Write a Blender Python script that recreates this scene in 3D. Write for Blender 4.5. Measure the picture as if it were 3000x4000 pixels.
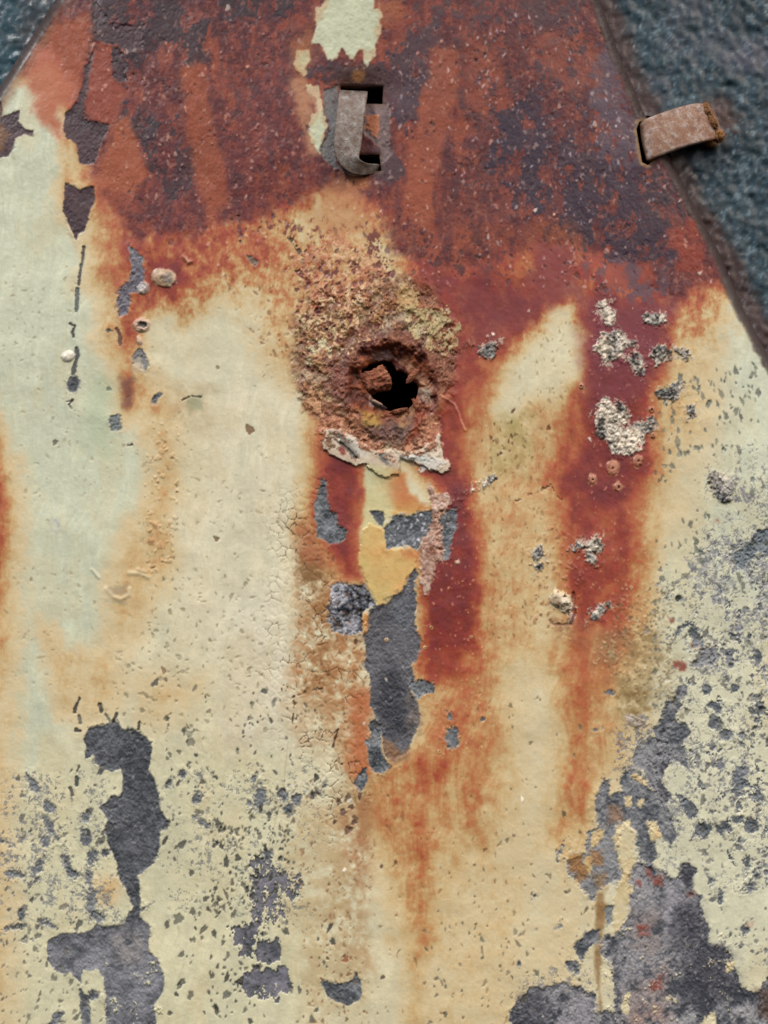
import bpy, bmesh, math, random
import numpy as np
from mathutils import Vector, Matrix

sc = bpy.context.scene
for o in list(bpy.data.objects):
    bpy.data.objects.remove(o)
PI = math.pi

# ------------------------------------------------------------------ CAMERA
# The sheet stands upright in the plane y = 0, facing -y.  The phone is held a
# little low, so the top of the sheet is farther away and slightly out of focus.
PX = 1e-4                                   # one unit of the surface field: 0.1 mm
DIST, TILT = 0.50, math.radians(11)
cam_loc = Vector((0.0, -DIST*math.cos(TILT), -DIST*math.sin(TILT)))
HF = 0.30/DIST                              # width of view / distance
cam_d = bpy.data.cameras.new('camera'); cam = bpy.data.objects.new('camera', cam_d)
sc.collection.objects.link(cam)
cam_d.sensor_fit = 'HORIZONTAL'; cam_d.sensor_width = 36.0
cam_d.lens = 36.0/HF
cam.location = cam_loc
cam.rotation_euler = (PI/2+TILT, 0, 0)
cam_d.clip_start = 0.01; cam_d.clip_end = 50
cam_d.dof.use_dof = True
cam_d.dof.focus_distance = 0.488
cam_d.dof.aperture_fstop = 22.0
sc.camera = cam
sc.render.resolution_x = 768; sc.render.resolution_y = 1024; sc.render.resolution_percentage = 100

# ------------------------------------------------------------------ LIGHT
SUN_AZ, SUN_EL = math.radians(-42), math.radians(46)   # from the upper left, in front of the sheet
world = bpy.data.worlds.new("World"); sc.world = world
world.use_nodes = True
nt = world.node_tree; nt.nodes.clear()
wo = nt.nodes.new('ShaderNodeOutputWorld'); bg = nt.nodes.new('ShaderNodeBackground')
sky = nt.nodes.new('ShaderNodeTexSky'); sky.sky_type = 'NISHITA'; sky.sun_disc = False
sky.sun_elevation = SUN_EL; sky.sun_rotation = PI+SUN_AZ
sky.dust_density = 4.0; sky.ozone_density = 1.0; sky.air_density = 1.0
nt.links.new(sky.outputs[0], bg.inputs[0]); bg.inputs[1].default_value = 0.10
nt.links.new(bg.outputs[0], wo.inputs[0])
sun_d = bpy.data.lights.new('sun', 'SUN'); sun = bpy.data.objects.new('sun', sun_d)
sc.collection.objects.link(sun)
sun_d.energy = 1.5; sun_d.angle = math.radians(10); sun_d.color = (1.0, .97, .93)
sdir = Vector((math.sin(SUN_AZ)*math.cos(SUN_EL), -math.cos(SUN_AZ)*math.cos(SUN_EL), math.sin(SUN_EL)))
sun.rotation_euler = (-sdir).to_track_quat('-Z', 'Y').to_euler()
sc.view_settings.view_transform = 'Standard'; sc.view_settings.look = 'None'
sc.view_settings.gamma = 1.0; sc.view_settings.use_curve_mapping = False
sc.view_settings.exposure = 0.80
sc.render.engine = 'CYCLES'

STEP = 3.5                                  # grid pitch of the sheet, 0.35 mm

# placement along the camera's rays: surface-field coordinates (u, v) with a height h
# towards the viewer become a point on / in front of the sheet
_ct, _st = math.cos(TILT), math.sin(TILT)
def place(u, v, h=0.0):
    a = (np.asarray(u, float)-1500)/3000*HF
    b = -(np.asarray(v, float)-2000)/3000*HF
    # ray direction in the world: right*a + up*b + forward
    dx = a; dy = _ct-b*_st; dz = _st+b*_ct
    t = (-np.asarray(h, float)*PX-cam_loc.y)/dy
    return dx*t+cam_loc.x, cam_loc.y+dy*t, cam_loc.z+dz*t
def P3(u, v, h=0.0):
    return Vector([float(q) for q in place(u, v, h)])

# ---------------------------------------------------------------- SURFACE FIELD
# Everything on the painted sheet is computed here as relief (height) and
# surface colour, some glints and shade painted in, on one fine grid.  Units: tenths of a millimetre; u to the
# right, v downwards, the plate is 300 mm wide in view.
_rg = np.random.RandomState(7)
_P = _rg.permutation(4096).astype(np.int64)
_V = _rg.uniform(-1, 1, 4096)

def vnoise(x, y):
    xi = np.floor(x); yi = np.floor(y)
    fx = x - xi; fy = y - yi
    xi = xi.astype(np.int64); yi = yi.astype(np.int64)
    fx = fx*fx*fx*(fx*(fx*6-15)+10); fy = fy*fy*fy*(fy*(fy*6-15)+10)
    p0 = _P[yi & 4095]; p1 = _P[(yi+1) & 4095]
    a = _V[_P[(xi+p0) & 4095]]; b = _V[_P[(xi+1+p0) & 4095]]
    c = _V[_P[(xi+p1) & 4095]]; d = _V[_P[(xi+1+p1) & 4095]]
    a = a+(b-a)*fx; c = c+(d-c)*fx
    return a+(c-a)*fy

def fbm(U, V, s, o=4, seed=0, ax=1.0, ay=1.0, rot=0.5, gain=0.55):
    x = U/(s*ax); y = V/(s*ay)
    out = 0; amp = 1.0; tot = 0
    c, n = math.cos(rot), math.sin(rot)
    for k in range(o):
        out = out + amp*vnoise(x+seed*17.37+k*5.1, y+seed*9.71-k*3.3)
        tot += amp*amp
        amp *= gain
        x, y = 2.03*(c*x-n*y), 2.03*(n*x+c*y)
    return out/math.sqrt(tot)*0.85

def cells(U, V, s, seed=0, jit=0.9):
    """distance to nearest / second nearest jittered point, and its random value"""
    x = U/s; y = V/s
    xi = np.floor(x).astype(np.int64); yi = np.floor(y).astype(np.int64)
    d1 = np.full(x.shape, 9.0); d2 = np.full(x.shape, 9.0); r1 = np.zeros(x.shape)
    for j in (-1, 0, 1):
        for i in (-1, 0, 1):
            h = _P[(xi+i+seed*31+_P[(yi+j+seed*7) & 4095]) & 4095]
            px = xi+i+0.5+0.5*jit*_V[h]; py = yi+j+0.5+0.5*jit*_V[(h*7+11) & 4095]
            d = np.hypot(x-px, y-py)
            near = d < d1
            d2 = np.where(near, d1, np.minimum(d2, d))
            r1 = np.where(near, _V[(h*13+5) & 4095], r1)
            d1 = np.where(near, d, d1)
    return d1, d2, r1

def sstep(a, b, x):
    t = np.clip((x-a)/(b-a), 0, 1)
    return t*t*(3-2*t)

def axis(lo, hi, step, margin):
    core = np.arange(lo-70, hi+70+step, step)
    out = [margin]
    g = step*1.15; p = 0.0; ext = []
    while p < margin:
        p += g; ext.append(p); g *= 1.09
    ext = np.array(ext)
    return np.concatenate([core[0]-ext[::-1], core, core[-1]+ext])

us = axis(0, 3000, STEP, 1700.0)
vs = axis(0, 4000, STEP, 1700.0)
U, V = np.meshgrid(us, vs)
H, W = U.shape
Z = np.zeros((H, W))              # relief, towards the viewer
REG = np.zeros((H, W), np.int32)  # which part of the sheet a point belongs to
REGIONS = [('paint_coat', None, None)]

def newreg(name, label=None, kind=None):
    REGIONS.append((name, label, kind))
    return len(REGIONS)-1

def win(x0, y0, x1, y1):
    i0, i1 = np.searchsorted(us, (x0, x1)); j0, j1 = np.searchsorted(vs, (y0, y1))
    return (slice(max(j0-1, 0), min(j1+1, H)), slice(max(i0-1, 0), min(i1+1, W)))

def sdpoly(pts, x, y):
    pts = np.asarray(pts, float)
    d = np.full(x.shape, 1e18); inside = np.zeros(x.shape, bool)
    n = len(pts)
    for i in range(n):
        ax_, ay_ = pts[i]; bx, by = pts[(i+1) % n]
        ex, ey = bx-ax_, by-ay_
        wx, wy = x-ax_, y-ay_
        t = np.clip((wx*ex+wy*ey)/(ex*ex+ey*ey+1e-9), 0, 1)
        d = np.minimum(d, (wx-t*ex)**2+(wy-t*ey)**2)
        if ey != 0:
            c = ((ay_ <= y) & (y < by)) | ((by <= y) & (y < ay_))
            inside ^= c & (x < ax_+(y-ay_)*ex/ey)
    return np.where(inside, 1, -1)*np.sqrt(d)

def sdline(pts, x, y):
    """distance to an open polyline of (x, y, radius)"""
    d = np.full(x.shape, -1e9)
    for (a0, b0, r0), (a1, b1, r1) in zip(pts[:-1], pts[1:]):
        ex, ey = a1-a0, b1-b0
        wx, wy = x-a0, y-b0
        t = np.clip((wx*ex+wy*ey)/(ex*ex+ey*ey+1e-9), 0, 1)
        d = np.maximum(d, r0+(r1-r0)*t-np.hypot(wx-t*ex, wy-t*ey))
    return d

_sd = [100]
def area(pts, soft=5, jag=9, js=38, warp=0, seed=None, kind='poly', oct_=4, ay=1.0, ramp=False):
    """soft mask 0..1 of a traced outline with a ragged, noisy rim"""
    if seed is None:
        _sd[0] += 1; seed = _sd[0]
    a = np.asarray(pts, float)
    if kind == 'ell':       # cx, cy, rx, ry, angle
        cx, cy, rx, ry, an = pts
        m = max(rx, ry)
        x0, y0, x1, y1 = cx-m, cy-m, cx+m, cy+m
    elif kind == 'line':
        m = a[:, 2].max()
        x0, y0, x1, y1 = a[:, 0].min()-m, a[:, 1].min()-m, a[:, 0].max()+m, a[:, 1].max()+m
    else:
        x0, y0, x1, y1 = a[:, 0].min(), a[:, 1].min(), a[:, 0].max(), a[:, 1].max()
    g = soft+2*jag+warp*1.5+4
    sl = win(x0-g, y0-g, x1+g, y1+g)
    x, y = U[sl], V[sl]
    xw, yw = x, y
    if warp:
        xw = x+warp*fbm(x, y, js*4, 3, seed+50); yw = y+warp*fbm(x, y, js*4, 3, seed+51)
    if kind == 'ell':
        c, s = math.cos(an), math.sin(an)
        p = (c*(xw-cx)+s*(yw-cy))/rx; q = (-s*(xw-cx)+c*(yw-cy))/ry
        d = (1-np.hypot(p, q))*min(rx, ry)
    elif kind == 'line':
        d = sdline(pts, xw, yw)
    else:
        d = sdpoly(pts, xw, yw)
    if jag:
        d = d+jag*fbm(x, y, js, oct_, seed, ay=ay, gain=.7)
    if ramp: return sl, np.clip(.54+d/soft, 0, 1)
    return sl, sstep(-soft/2, soft/2, d)

def C3(*c):
    return np.array(c, float)/255.0

def mixc(a, b, t):
    return a+(b-a)*t[..., None] if isinstance(t, np.ndarray) else a+(b-a)*t

def rel(s, o, seed, **k):
    return fbm(U, V, s, o, seed, **k)

# shared noise layers
nA = rel(420, 4, 1)
nB = rel(130, 4, 2)
nC = rel(46, 4, 3)
nD = rel(16, 3, 4)
nE = rel(7, 2, 5)
_a = U+60*nA+10*nB+.10*V
streak = fbm(_a, V, 47, 4, 6, ay=9, rot=0.12, gain=.75)
streak2 = fbm(_a, V, 13, 3, 7, ay=14, rot=0.10, gain=.8)

# ---- 1. the cream paint --------------------------------------------------
mint = C3(187, 192, 167); cream = C3(200, 193, 161); yell = C3(195, 191, 158); pale = C3(203, 196, 168)
COL = np.empty((H, W, 3)); COL[:] = cream
def tint(pts, col, amt=1.0, soft=200, jag=60, js=260, **k):
    sl, m = area(pts, soft=soft, jag=jag, js=js, **k)
    COL[sl] = mixc(COL[sl], np.broadcast_to(col, COL[sl].shape), m*amt)
tint([(-400, 200), (420, 300), (420, 1500), (600, 1900), (520, 2400), (260, 2700), (200, 3300), (-400, 3300)], mint, .95)
tint([(470, 1500), (700, 1450), (620, 2000), (480, 2250), (350, 1900)], mint, .6, soft=120)
tint([(150, 2900), (1100, 2850), (1250, 4400), (-300, 4400), (0, 3300)], yell, .85)
tint([(2500, 2500), (3300, 2100), (3400, 4600), (2300, 4400)], C3(199, 197, 169), .95)
tint([(2700, 1150), (3300, 1300), (3300, 2500), (2650, 2300), (2820, 1800)], C3(192, 196, 172), .95)
tint([(2450, 1650), (2750, 1600), (2720, 2500), (2480, 2500)], C3(196, 194, 164), .8, soft=120)
tint([(1700, 3700), (2050, 3500), (2100, 4400), (1750, 4300)], C3(190, 194, 164), .6)
tint([(850, 1450), (1150, 1300), (1220, 1900), (1100, 2900), (900, 2900), (700, 2000)], pale, .7)
tint([(880, 2350), (1130, 2250), (1120, 2900), (900, 2900)], C3(206, 200, 178), .6, soft=120)
COL += (0.020*streak*(1+nA)+0.022*streak2*(.8+nB)+0.018*nB)[..., None]*np.array([1, .95, .8])
COL += (0.022*nD*0.6+0.012*nE)[..., None]
sm = rel(190, 5, 8, ay=2.2, gain=.7)
COL = mixc(COL, np.broadcast_to(C3(192, 176, 136), COL.shape), sstep(.0, .55, sm)*.30)
COL = mixc(COL, np.broadcast_to(C3(176, 178, 154), COL.shape), sstep(.05, .6, -sm+.3*nC)*.25)

# ---- 2. rust stain, one scalar 0 (clean) .. 1 (deep maroon) ----------------
R = np.zeros((H, W)); 
def stain(pts, v, soft=80, jag=22, js=110, warp=0, **k):
    sl, m = area(pts, soft=soft*2.6, jag=jag*.8, js=js, warp=warp, ramp=True, **k)
    R[sl] = np.maximum(R[sl], v*m)+0.22*np.minimum(R[sl], v*m)*(1-np.maximum(R[sl], v*m))
def clean(pts, amt=1, soft=60, jag=22, js=110, **k):
    sl, m = area(pts, soft=soft*2, jag=jag, js=js, **k)
    R[sl] *= 1-m*amt

# top mass
stain([(130, -1800), (60, 180), (60, 330), (230, 330), (290, 560), (330, 700), (430, 900), (600, 960), (820, 930), (1020, 880),
       (1270, 790), (1500, 900), (1700, 1000), (1960, 1050), (2130, 1130), (2330, 1180), (2560, 1240), (2700, 1180), (2880, 1100), (3300, -1800)], .86, soft=70, jag=45, js=170)
stain([(380, 820), (1100, 820), (1120, 1050), (1000, 1130), (860, 1120), (760, 1190), (620, 1250), (560, 1300), (470, 1400), (430, 1330), (450, 1150), (360, 1090), (380, 980)], .62, soft=80, jag=35)
stain([(540, 950), (720, 980), (790, 1090), (700, 1200), (570, 1200), (520, 1080)], .93, soft=60, jag=25)
stain([(380, 1000), (520, 1000), (500, 1100), (420, 1110)], .62, soft=50)
stain([(455, 1150), (560, 1200), (560, 1330), (500, 1400), (455, 1380)], .72, soft=45, jag=16)
stain([(830, 950), (1230, 900), (1250, 1300), (1150, 1480), (1060, 1400), (1000, 1150), (860, 1130)], .42, soft=90, jag=35)
stain([(960, 930), (1300, 830), (1460, 850), (1500, 1200), (1300, 1400), (1180, 1400), (1100, 1150)], .52, soft=90, jag=35)
# hole region and the arm coming down to it from the right
stain([(1500, 900), (2100, 1080), (2250, 1160), (2200, 1250), (2080, 1310), (1960, 1430), (1860, 1560), (1820, 1800), (1700, 1750), (1700, 1300)], .88, soft=60, jag=30)
stain([(1700, 850), (2100, 950), (1850, 1400), (1800, 1350)], 1.0, soft=90)
# legs under the hole
stain([(1250, 1560), (1420, 1660), (1450, 1850), (1420, 2000), (1420, 2270), (1330, 2280), (1270, 2190), (1210, 2080), (1225, 1850)], .98, soft=62, jag=16, js=80)
stain([(1660, 1500), (1770, 1620), (1850, 1900), (1880, 2150), (1880, 2450), (1850, 2560), (1640, 2600), (1640, 2180), (1720, 1950), (1640, 1850), (1600, 1750)], .98, soft=46, jag=18, js=80)
stain([(1620, 2500), (1850, 2500), (1840, 2680), (1650, 2680)], .84, soft=50, jag=20)
stain([(1640, 2550), (1900, 2550), (1950, 2950), (1700, 3180), (1560, 3130), (1420, 3150), (1480, 3050), (1620, 2960)], .54, soft=80, jag=25)
stain([(1560, 2960), (1640, 2880), (1720, 2990), (1680, 3050), (1560, 3050), (1450, 3090), (1450, 3070)], .74, soft=60, jag=20)
stain([(1400, 3060), (1700, 3000), (1700, 3290), (1560, 3350), (1420, 3250)], .50, soft=60, jag=22)
stain([(1610, 3000), (1690, 3000), (1700, 3650), (1650, 3800), (1670, 4500), (1610, 4500), (1580, 3500)], .50, soft=50, jag=14, js=120)
stain([(1480, 3250), (1700, 3250), (1720, 3700), (1560, 3680)], .48, soft=70, jag=20)
stain([(1740, 1900), (1930, 1900), (1990, 2500), (2000, 3000), (1900, 3400), (1700, 3300), (1750, 2600)], .46, soft=90, jag=20, js=120)
stain([(1700, 3000), (2060, 2600), (2120, 4500), (1560, 4500)], .24, soft=120, jag=30)
# tan-yellow field right of the hole, and arm B
stain([(1860, 1640), (2000, 1560), (2180, 1500), (2240, 1560), (2180, 1850), (2150, 2050), (2120, 2600), (1880, 2600), (1860, 2000)], .36, soft=80, jag=22)
stain([(1780, 1450), (1980, 1330), (1900, 1700), (1850, 1900), (1790, 1900)], .60, soft=60)
stain([(2280, 1050), (2640, 1150), (2620, 1400), (2560, 1560), (2540, 1700), (2560, 1850), (2480, 2000), (2350, 2050), (2200, 1950), (2150, 1850), (2230, 1750), (2270, 1500), (2260, 1250)], .98, soft=60, jag=20, js=90)
stain([(2180, 1600), (2280, 1400), (2300, 1800), (2200, 2000), (2130, 1880)], .72, soft=55)
stain([(2150, 1850), (2520, 1850), (2520, 2150), (2510, 2330), (2420, 2500), (2220, 2460), (2160, 2250)], .80, soft=72, jag=22)
stain([(2240, 2200), (2330, 2250), (2310, 2520), (2240, 2520)], .90, soft=38, jag=15)
stain([(2200, 2380), (2520, 2380), (2520, 2560), (2400, 2760), (2190, 2780), (2140, 2550)], .60, soft=70, jag=22)
stain([(2180, 2600), (2360, 2600), (2340, 2900), (2330, 3150), (2280, 3320), (2170, 3050)], .54, soft=55, jag=18, js=120)
stain([(2330, 2700), (2520, 2800), (2460, 2980), (2340, 3120), (2200, 3350), (2100, 3300), (2180, 2800)], .42, soft=60, jag=18)
stain([(1500, 3080), (1960, 2850), (1940, 3250), (1820, 3420), (1560, 3400)], .44, soft=80)
stain([(2100, 3200), (2320, 3200), (2320, 4300), (2000, 3900)], .17, soft=110, jag=20)
stain([(2560, 1300), (2800, 1180), (2860, 1150), (2760, 1400), (2740, 1700), (2560, 1750)], .36, soft=80, jag=30)
stain([(2600, 1180), (2780, 1150), (2720, 1330), (2640, 1260)], .66, soft=60, jag=22)
stain([(2500, 1700), (2740, 1600), (2680, 2000), (2500, 2150)], .24, soft=90, jag=20)
# left side: edge streak, inner streaks
stain([(-150, 1500), (-60, 1520), (15, 1800), (30, 2050), (5, 2350), (-60, 2700), (-110, 2900), (-170, 2500)], .80, soft=45, jag=22)
stain([(-300, 1700), (60, 1800), (70, 2400), (40, 3200), (60, 3700), (20, 4500), (-300, 4500)], .30, soft=60, jag=20)
stain([(460, 1420), (560, 1420), (640, 1520), (700, 1600), (600, 1660), (480, 1640), (455, 1560)], .38, soft=50, jag=22)
stain([(470, 1440), (530, 1440), (530, 1580), (480, 1620)], .66, soft=30, jag=18)
stain([(600, 1620), (700, 1650), (690, 1900), (660, 2050), (690, 2220), (560, 2260), (540, 2120), (600, 1850), (570, 1700)], .34, soft=45, jag=22)
stain([(510, 2050), (660, 2150), (640, 2300), (520, 2480), (440, 2520), (420, 2330)], .32, soft=60, jag=22)
stain([(150, 2420), (200, 2440), (330, 2680), (300, 2800), (230, 2800), (180, 2600)], .25, soft=32, jag=20)
stain([(200, 2550), (500, 2500), (480, 2750), (320, 2850), (220, 2750)], .24, soft=60, jag=25)
stain([(340, 2600), (430, 2600), (450, 2700), (380, 2720)], .28, soft=30, jag=22)
stain([(560, 2650), (800, 2650), (700, 2800), (560, 2800)], .28, soft=60, jag=30)
stain([(380, 3440), (460, 3440), (440, 3520), (380, 3520)], .34, soft=30, jag=14)
stain([(240, 560), (330, 700), (420, 780), (420, 900), (300, 900), (150, 700), (170, 520)], .36, soft=50, jag=25)
stain([(80, 180), (260, 120), (330, 330), (270, 420), (140, 380)], .62, soft=60, jag=20)
clean([(1240, 1880), (1400, 2000), (1400, 1900)], .0)
clean([(60, 300), (180, 290), (230, 470), (230, 640), (180, 880), (280, 1020), (-300, 1200), (-300, 400)], .96, soft=45, jag=25)
# the pale tongue between the two arms
clean([(2150, 1210), (2230, 1220), (2265, 1330), (2265, 1480), (2200, 1520), (2080, 1560), (1980, 1640), (1930, 1600), (2010, 1430), (2090, 1300)], .80, soft=45, jag=18)
clean([(560, 1240), (680, 1220), (680, 1330), (620, 1370), (570, 1330)], .85, soft=40, jag=15)
# the stain thins out as it runs down
_cap = 1.08-.42*sstep(2600, 2980, V+60*nB)-.14*sstep(3000, 3500, V)
R = R*(1-.12*sstep(2500, 3000, V))
R = np.minimum(R, _cap)
# detail on the stain rim
R += (0.15*nC+0.09*nD+.05*nE)*np.clip(R*(1.05-R)*3.2, 0, 1)*0.8
R += 0.07*streak*np.clip(R*(1.0-R)*4, 0, 1)+.045*streak2*np.clip(R*(1.0-R)*4, 0, 1)
R += (.07*nB+.07*nC+.05*nD+.04*streak2)*sstep(.55, .85, R)
fine = fbm(U, V, 30, 4, 21, ay=1.35, gain=.8)
R += .22*fine*np.clip(R*(1.0-R)*4, 0, 1)*sstep(1500, 1250, V)*sstep(150, 700, U)
R = np.clip(R, 0, 1.08)
stops = [(0.0, None), (0.18, C3(198, 181, 142)), (0.34, C3(190, 163, 115)), (0.50, C3(175, 126, 78)), (0.66, C3(162, 88, 52)), (0.80, C3(140, 61, 40)), (0.93, C3(124, 46, 36)), (1.08, C3(100, 34, 36))]
acc = COL.copy()
for (a, ca), (b, cb) in zip(stops[:-1], stops[1:]):
    t = sstep(a, b, R) if a == 0 else np.clip((R-a)/(b-a), 0, 1)
    acc = mixc(acc, np.broadcast_to(cb, acc.shape), np.where(R > a, t, 0.0))
COL = acc*(1+(.16*sstep(.5, .9, R)*(nD*.7+nE*.5+.5*streak2))[..., None])

# brownish, cracked stain left of the bare tongue
def wash(pts, col, amt, soft=60, jag=25, js=90, mod=None, **k):
    sl, m = area(pts, soft=soft*2, jag=jag, js=js, **k)
    if mod is not None: m = m*mod[sl]
    COL[sl] = mixc(COL[sl], np.broadcast_to(col, COL[sl].shape), m*amt)
brm = np.clip(.72+.8*nC+.5*nD, 0, 1.1)
wash([(1160, 2020), (1250, 2150), (1320, 2250), (1440, 2350), (1430, 2600), (1460, 2900), (1420, 3150), (1330, 2950), (1230, 2760), (1130, 2680), (1180, 2400)], C3(160, 112, 68), .85, soft=50, mod=brm)
wash([(1210, 2250), (1290, 2350), (1330, 2600), (1300, 2750), (1200, 2700), (1190, 2400)], C3(140, 100, 58), .6, soft=40, mod=brm)
wash([(1160, 2140), (1260, 2120), (1290, 2250), (1280, 2330), (1180, 2320)], C3(112, 82, 44), .65, soft=30, mod=brm)
wash([(1180, 2050), (1240, 2060), (1260, 2200), (1190, 2180)], C3(150, 84, 50), .7, soft=30)
wash([(1370, 2700), (1450, 2700), (1470, 2960), (1400, 3080), (1360, 2950)], C3(164, 88, 48), .75, soft=35)
wash([(1100, 2750), (1260, 2700), (1330, 2800), (1260, 2960), (1140, 2920)], C3(172, 142, 104), .6, soft=50, mod=brm)
wash([(1280, 3080), (1440, 3040), (1440, 3500), (1470, 3800), (1380, 3780), (1290, 3600)], C3(158, 124, 84), .72, soft=45, mod=brm)
wash([(1100, 3150), (1300, 3100), (1380, 3500), (1430, 3900), (1200, 4000), (1130, 3500)], C3(176, 156, 116), .7, soft=60, mod=brm)
wash([(1330, 3180), (1440, 3120), (1440, 3500), (1380, 3450)], C3(150, 98, 62), .5, soft=35, mod=brm)
# olive grime right, plus a painted shadow under the pale flake
wash([(2300, 2480), (2560, 2450), (2640, 2600), (2580, 2750), (2500, 2830), (2420, 2780), (2360, 2650)], C3(142, 122, 82), .7, soft=60, mod=brm)
wash([(2440, 2700), (2520, 2700), (2540, 2780), (2480, 2810), (2420, 2760)], C3(116, 92, 50), .7, soft=25, mod=brm)
wash([(2160, 2420), (2260, 2430), (2260, 2510), (2170, 2500)], C3(110, 72, 48), .6, soft=28, mod=brm)  # shadow below the pale flake, painted into the colour
wash([(700, 1500), (830, 1520), (820, 1700), (700, 1680), (620, 1600)], C3(170, 146, 108), .5, soft=45, mod=brm)
wash([(380, 1480), (450, 1480), (440, 1780), (300, 1750), (330, 1600)], C3(168, 180, 148), .6, soft=50)
wash([(1950, 1620), (2080, 1620), (2050, 1850), (1930, 1850)], C3(158, 148, 92), .6, soft=45, mod=brm)

# ---- 3. the top mass: mottled salmon, maroon and near-black oxide -----------
def field_in(pts, soft=60, jag=30, js=120):
    m = np.zeros((H, W)); sl, a = area(pts, soft=soft, jag=jag, js=js); m[sl] = a
    return m
top = field_in([(100, -1800), (60, 60), (300, 330), (330, 560), (390, 760), (560, 930), (780, 900), (1050, 830), (1300, 720), (1480, 800), (1560, 980), (1800, 1060), (2050, 960), (2250, 950), (2500, 1050), (2620, 1180), (2820, 1080), (2900, 1050), (3300, -1800)], 70)
red = field_in([(520, 250), (700, 500), (900, 380), (1050, 150), (1180, 420), (1300, 700), (1150, 830), (900, 870), (640, 870), (500, 700)], 130)
m1 = sstep(-.25, .35, nB*.9+nC*.7+.25*red)
base_top = mixc(np.broadcast_to(C3(136, 68, 50), COL.shape), np.broadcast_to(C3(96, 44, 45), COL.shape), m1)
base_top = mixc(base_top, np.broadcast_to(C3(116, 54, 50), COL.shape), red*.65)
base_top = mixc(base_top, np.broadcast_to(C3(92, 52, 54), COL.shape), sstep(1600, 2300, U)*sstep(1150, 850, V)*.6)
vst = fbm(U+20*nB, V, 40, 4, 23, ay=7, rot=.04, gain=.7)
base_top = mixc(base_top, np.broadcast_to(C3(154, 82, 52), COL.shape), sstep(.15, .5, vst)*.55)
base_top = mixc(base_top, np.broadcast_to(C3(84, 44, 46), COL.shape), sstep(.1, .5, -vst)*.55)
COL = mixc(COL, base_top, top*.92)
fine2 = fbm(U, V, 19, 4, 24, ay=1.5, gain=.8)
mot = np.clip(.45+.9*nB+.4*sstep(1500, 2300, U), 0, 1)
COL = mixc(COL, np.broadcast_to(C3(72, 38, 44), COL.shape), top*sstep(.08, .45, fine2)*mot*.75)
COL = mixc(COL, np.broadcast_to(C3(164, 88, 56), COL.shape), top*sstep(.30, .6, -fine2)*.4)
coarse = fbm(U, V, 95, 3, 22, ay=1.6)
def oxide(pts, thr, col=C3(56, 42, 49), soft=90, amt=.92, sharp=.14, w=(.75, .75), name=None):
    """near-black oxide showing in patches; lower thr = more of it"""
    sl, m = area(pts, soft=soft, jag=30, js=120)
    f = w[0]*coarse[sl]+w[1]*fine[sl]
    k = sstep(thr-.08, thr+sharp-.08, f+.35*vst[sl]-(1-m)*1.4)
    COL[sl] = mixc(COL[sl], np.broadcast_to(col, COL[sl].shape), k*amt)
    return sl, k
oxide([(350, -300), (720, -300), (740, 100), (700, 180), (560, 200), (430, 260), (400, 150), (360, 150)], -.38, soft=60)
oxide([(430, 140), (560, 200), (560, 400), (640, 440), (640, 540), (560, 640), (450, 540), (440, 350)], -.12, soft=50)
oxide([(560, 400), (740, 430), (830, 620), (700, 800), (560, 720)], .18, soft=60)
oxide([(720, 60), (810, 80), (820, 260), (720, 260)], -.15, soft=50)
oxide([(760, -300), (1200, -300), (1200, 60), (1050, 120), (880, 80)], .0, soft=60)
oxide([(760, 200), (1250, 100), (1200, 900), (500, 880), (560, 600)], .48, C3(84, 46, 48), amt=.75, w=(.5, .9))
oxide([(1150, 240), (1480, 250), (1600, 60), (1720, 60), (1760, 260), (1640, 420), (1540, 560), (1600, 700), (1520, 720), (1460, 650), (1500, 420), (1300, 330), (1170, 330)], -.25, C3(76, 58, 64), soft=50)
oxide([(1480, -300), (2400, -300), (2300, 150), (1800, 100), (1560, 100)], .02, C3(84, 60, 62))
oxide([(1560, 300), (1700, 300), (1740, 400), (1600, 440), (1560, 560), (1500, 480)], -.05, C3(74, 56, 64), soft=50)
oxide([(1600, 100), (2000, 100), (2200, 500), (2000, 800), (1760, 800), (1640, 500)], .28, C3(84, 54, 56), w=(.6, .9))
oxide([(1900, 400), (2100, 350), (2250, 560), (2500, 600), (2640, 700), (2640, 1000), (2400, 1080), (2200, 960), (1980, 860), (1920, 700)], -.16, C3(58, 46, 60), w=(.5, .8), soft=110)
oxide([(2000, 100), (2360, 100), (2520, 460), (2520, 700), (2200, 700), (2050, 450)], .16, C3(72, 54, 62), w=(.4, .95))
oxide([(2330, 180), (2420, 230), (2530, 480), (2480, 700), (2330, 620), (2290, 380)], -.35, C3(92, 80, 90), w=(.4, .9), amt=.85)
oxide([(2480, 650), (2620, 640), (2720, 830), (2680, 900), (2500, 880)], -.15, C3(70, 54, 60), w=(.4, .9))
oxide([(2250, 1000), (2640, 1000), (2640, 1130), (2480, 1180), (2300, 1120)], -.10, C3(92, 66, 74), w=(.4, .9))
oxide([(1550, 780), (2000, 880), (2050, 1050), (1900, 1150), (1600, 1000)], .22, C3(84, 44, 42), w=(.5, .8))
oxide([(920, 900), (1250, 780), (1530, 880), (1560, 1150), (1300, 1150), (1150, 1000)], .42, C3(104, 56, 46), w=(.2, 1.05), sharp=.2)

def wash2(pts, c, a, soft=40, jag=22, js=70, lo=-.6, hi=.2, w=(.5, .5)):
    sl, m = area(pts, soft=soft*2, jag=jag, js=js)
    k = m*sstep(lo, hi, w[0]*coarse[sl]-w[1]*fine[sl])
    COL[sl] = mixc(COL[sl], np.broadcast_to(c, COL[sl].shape), k*a)
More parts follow.
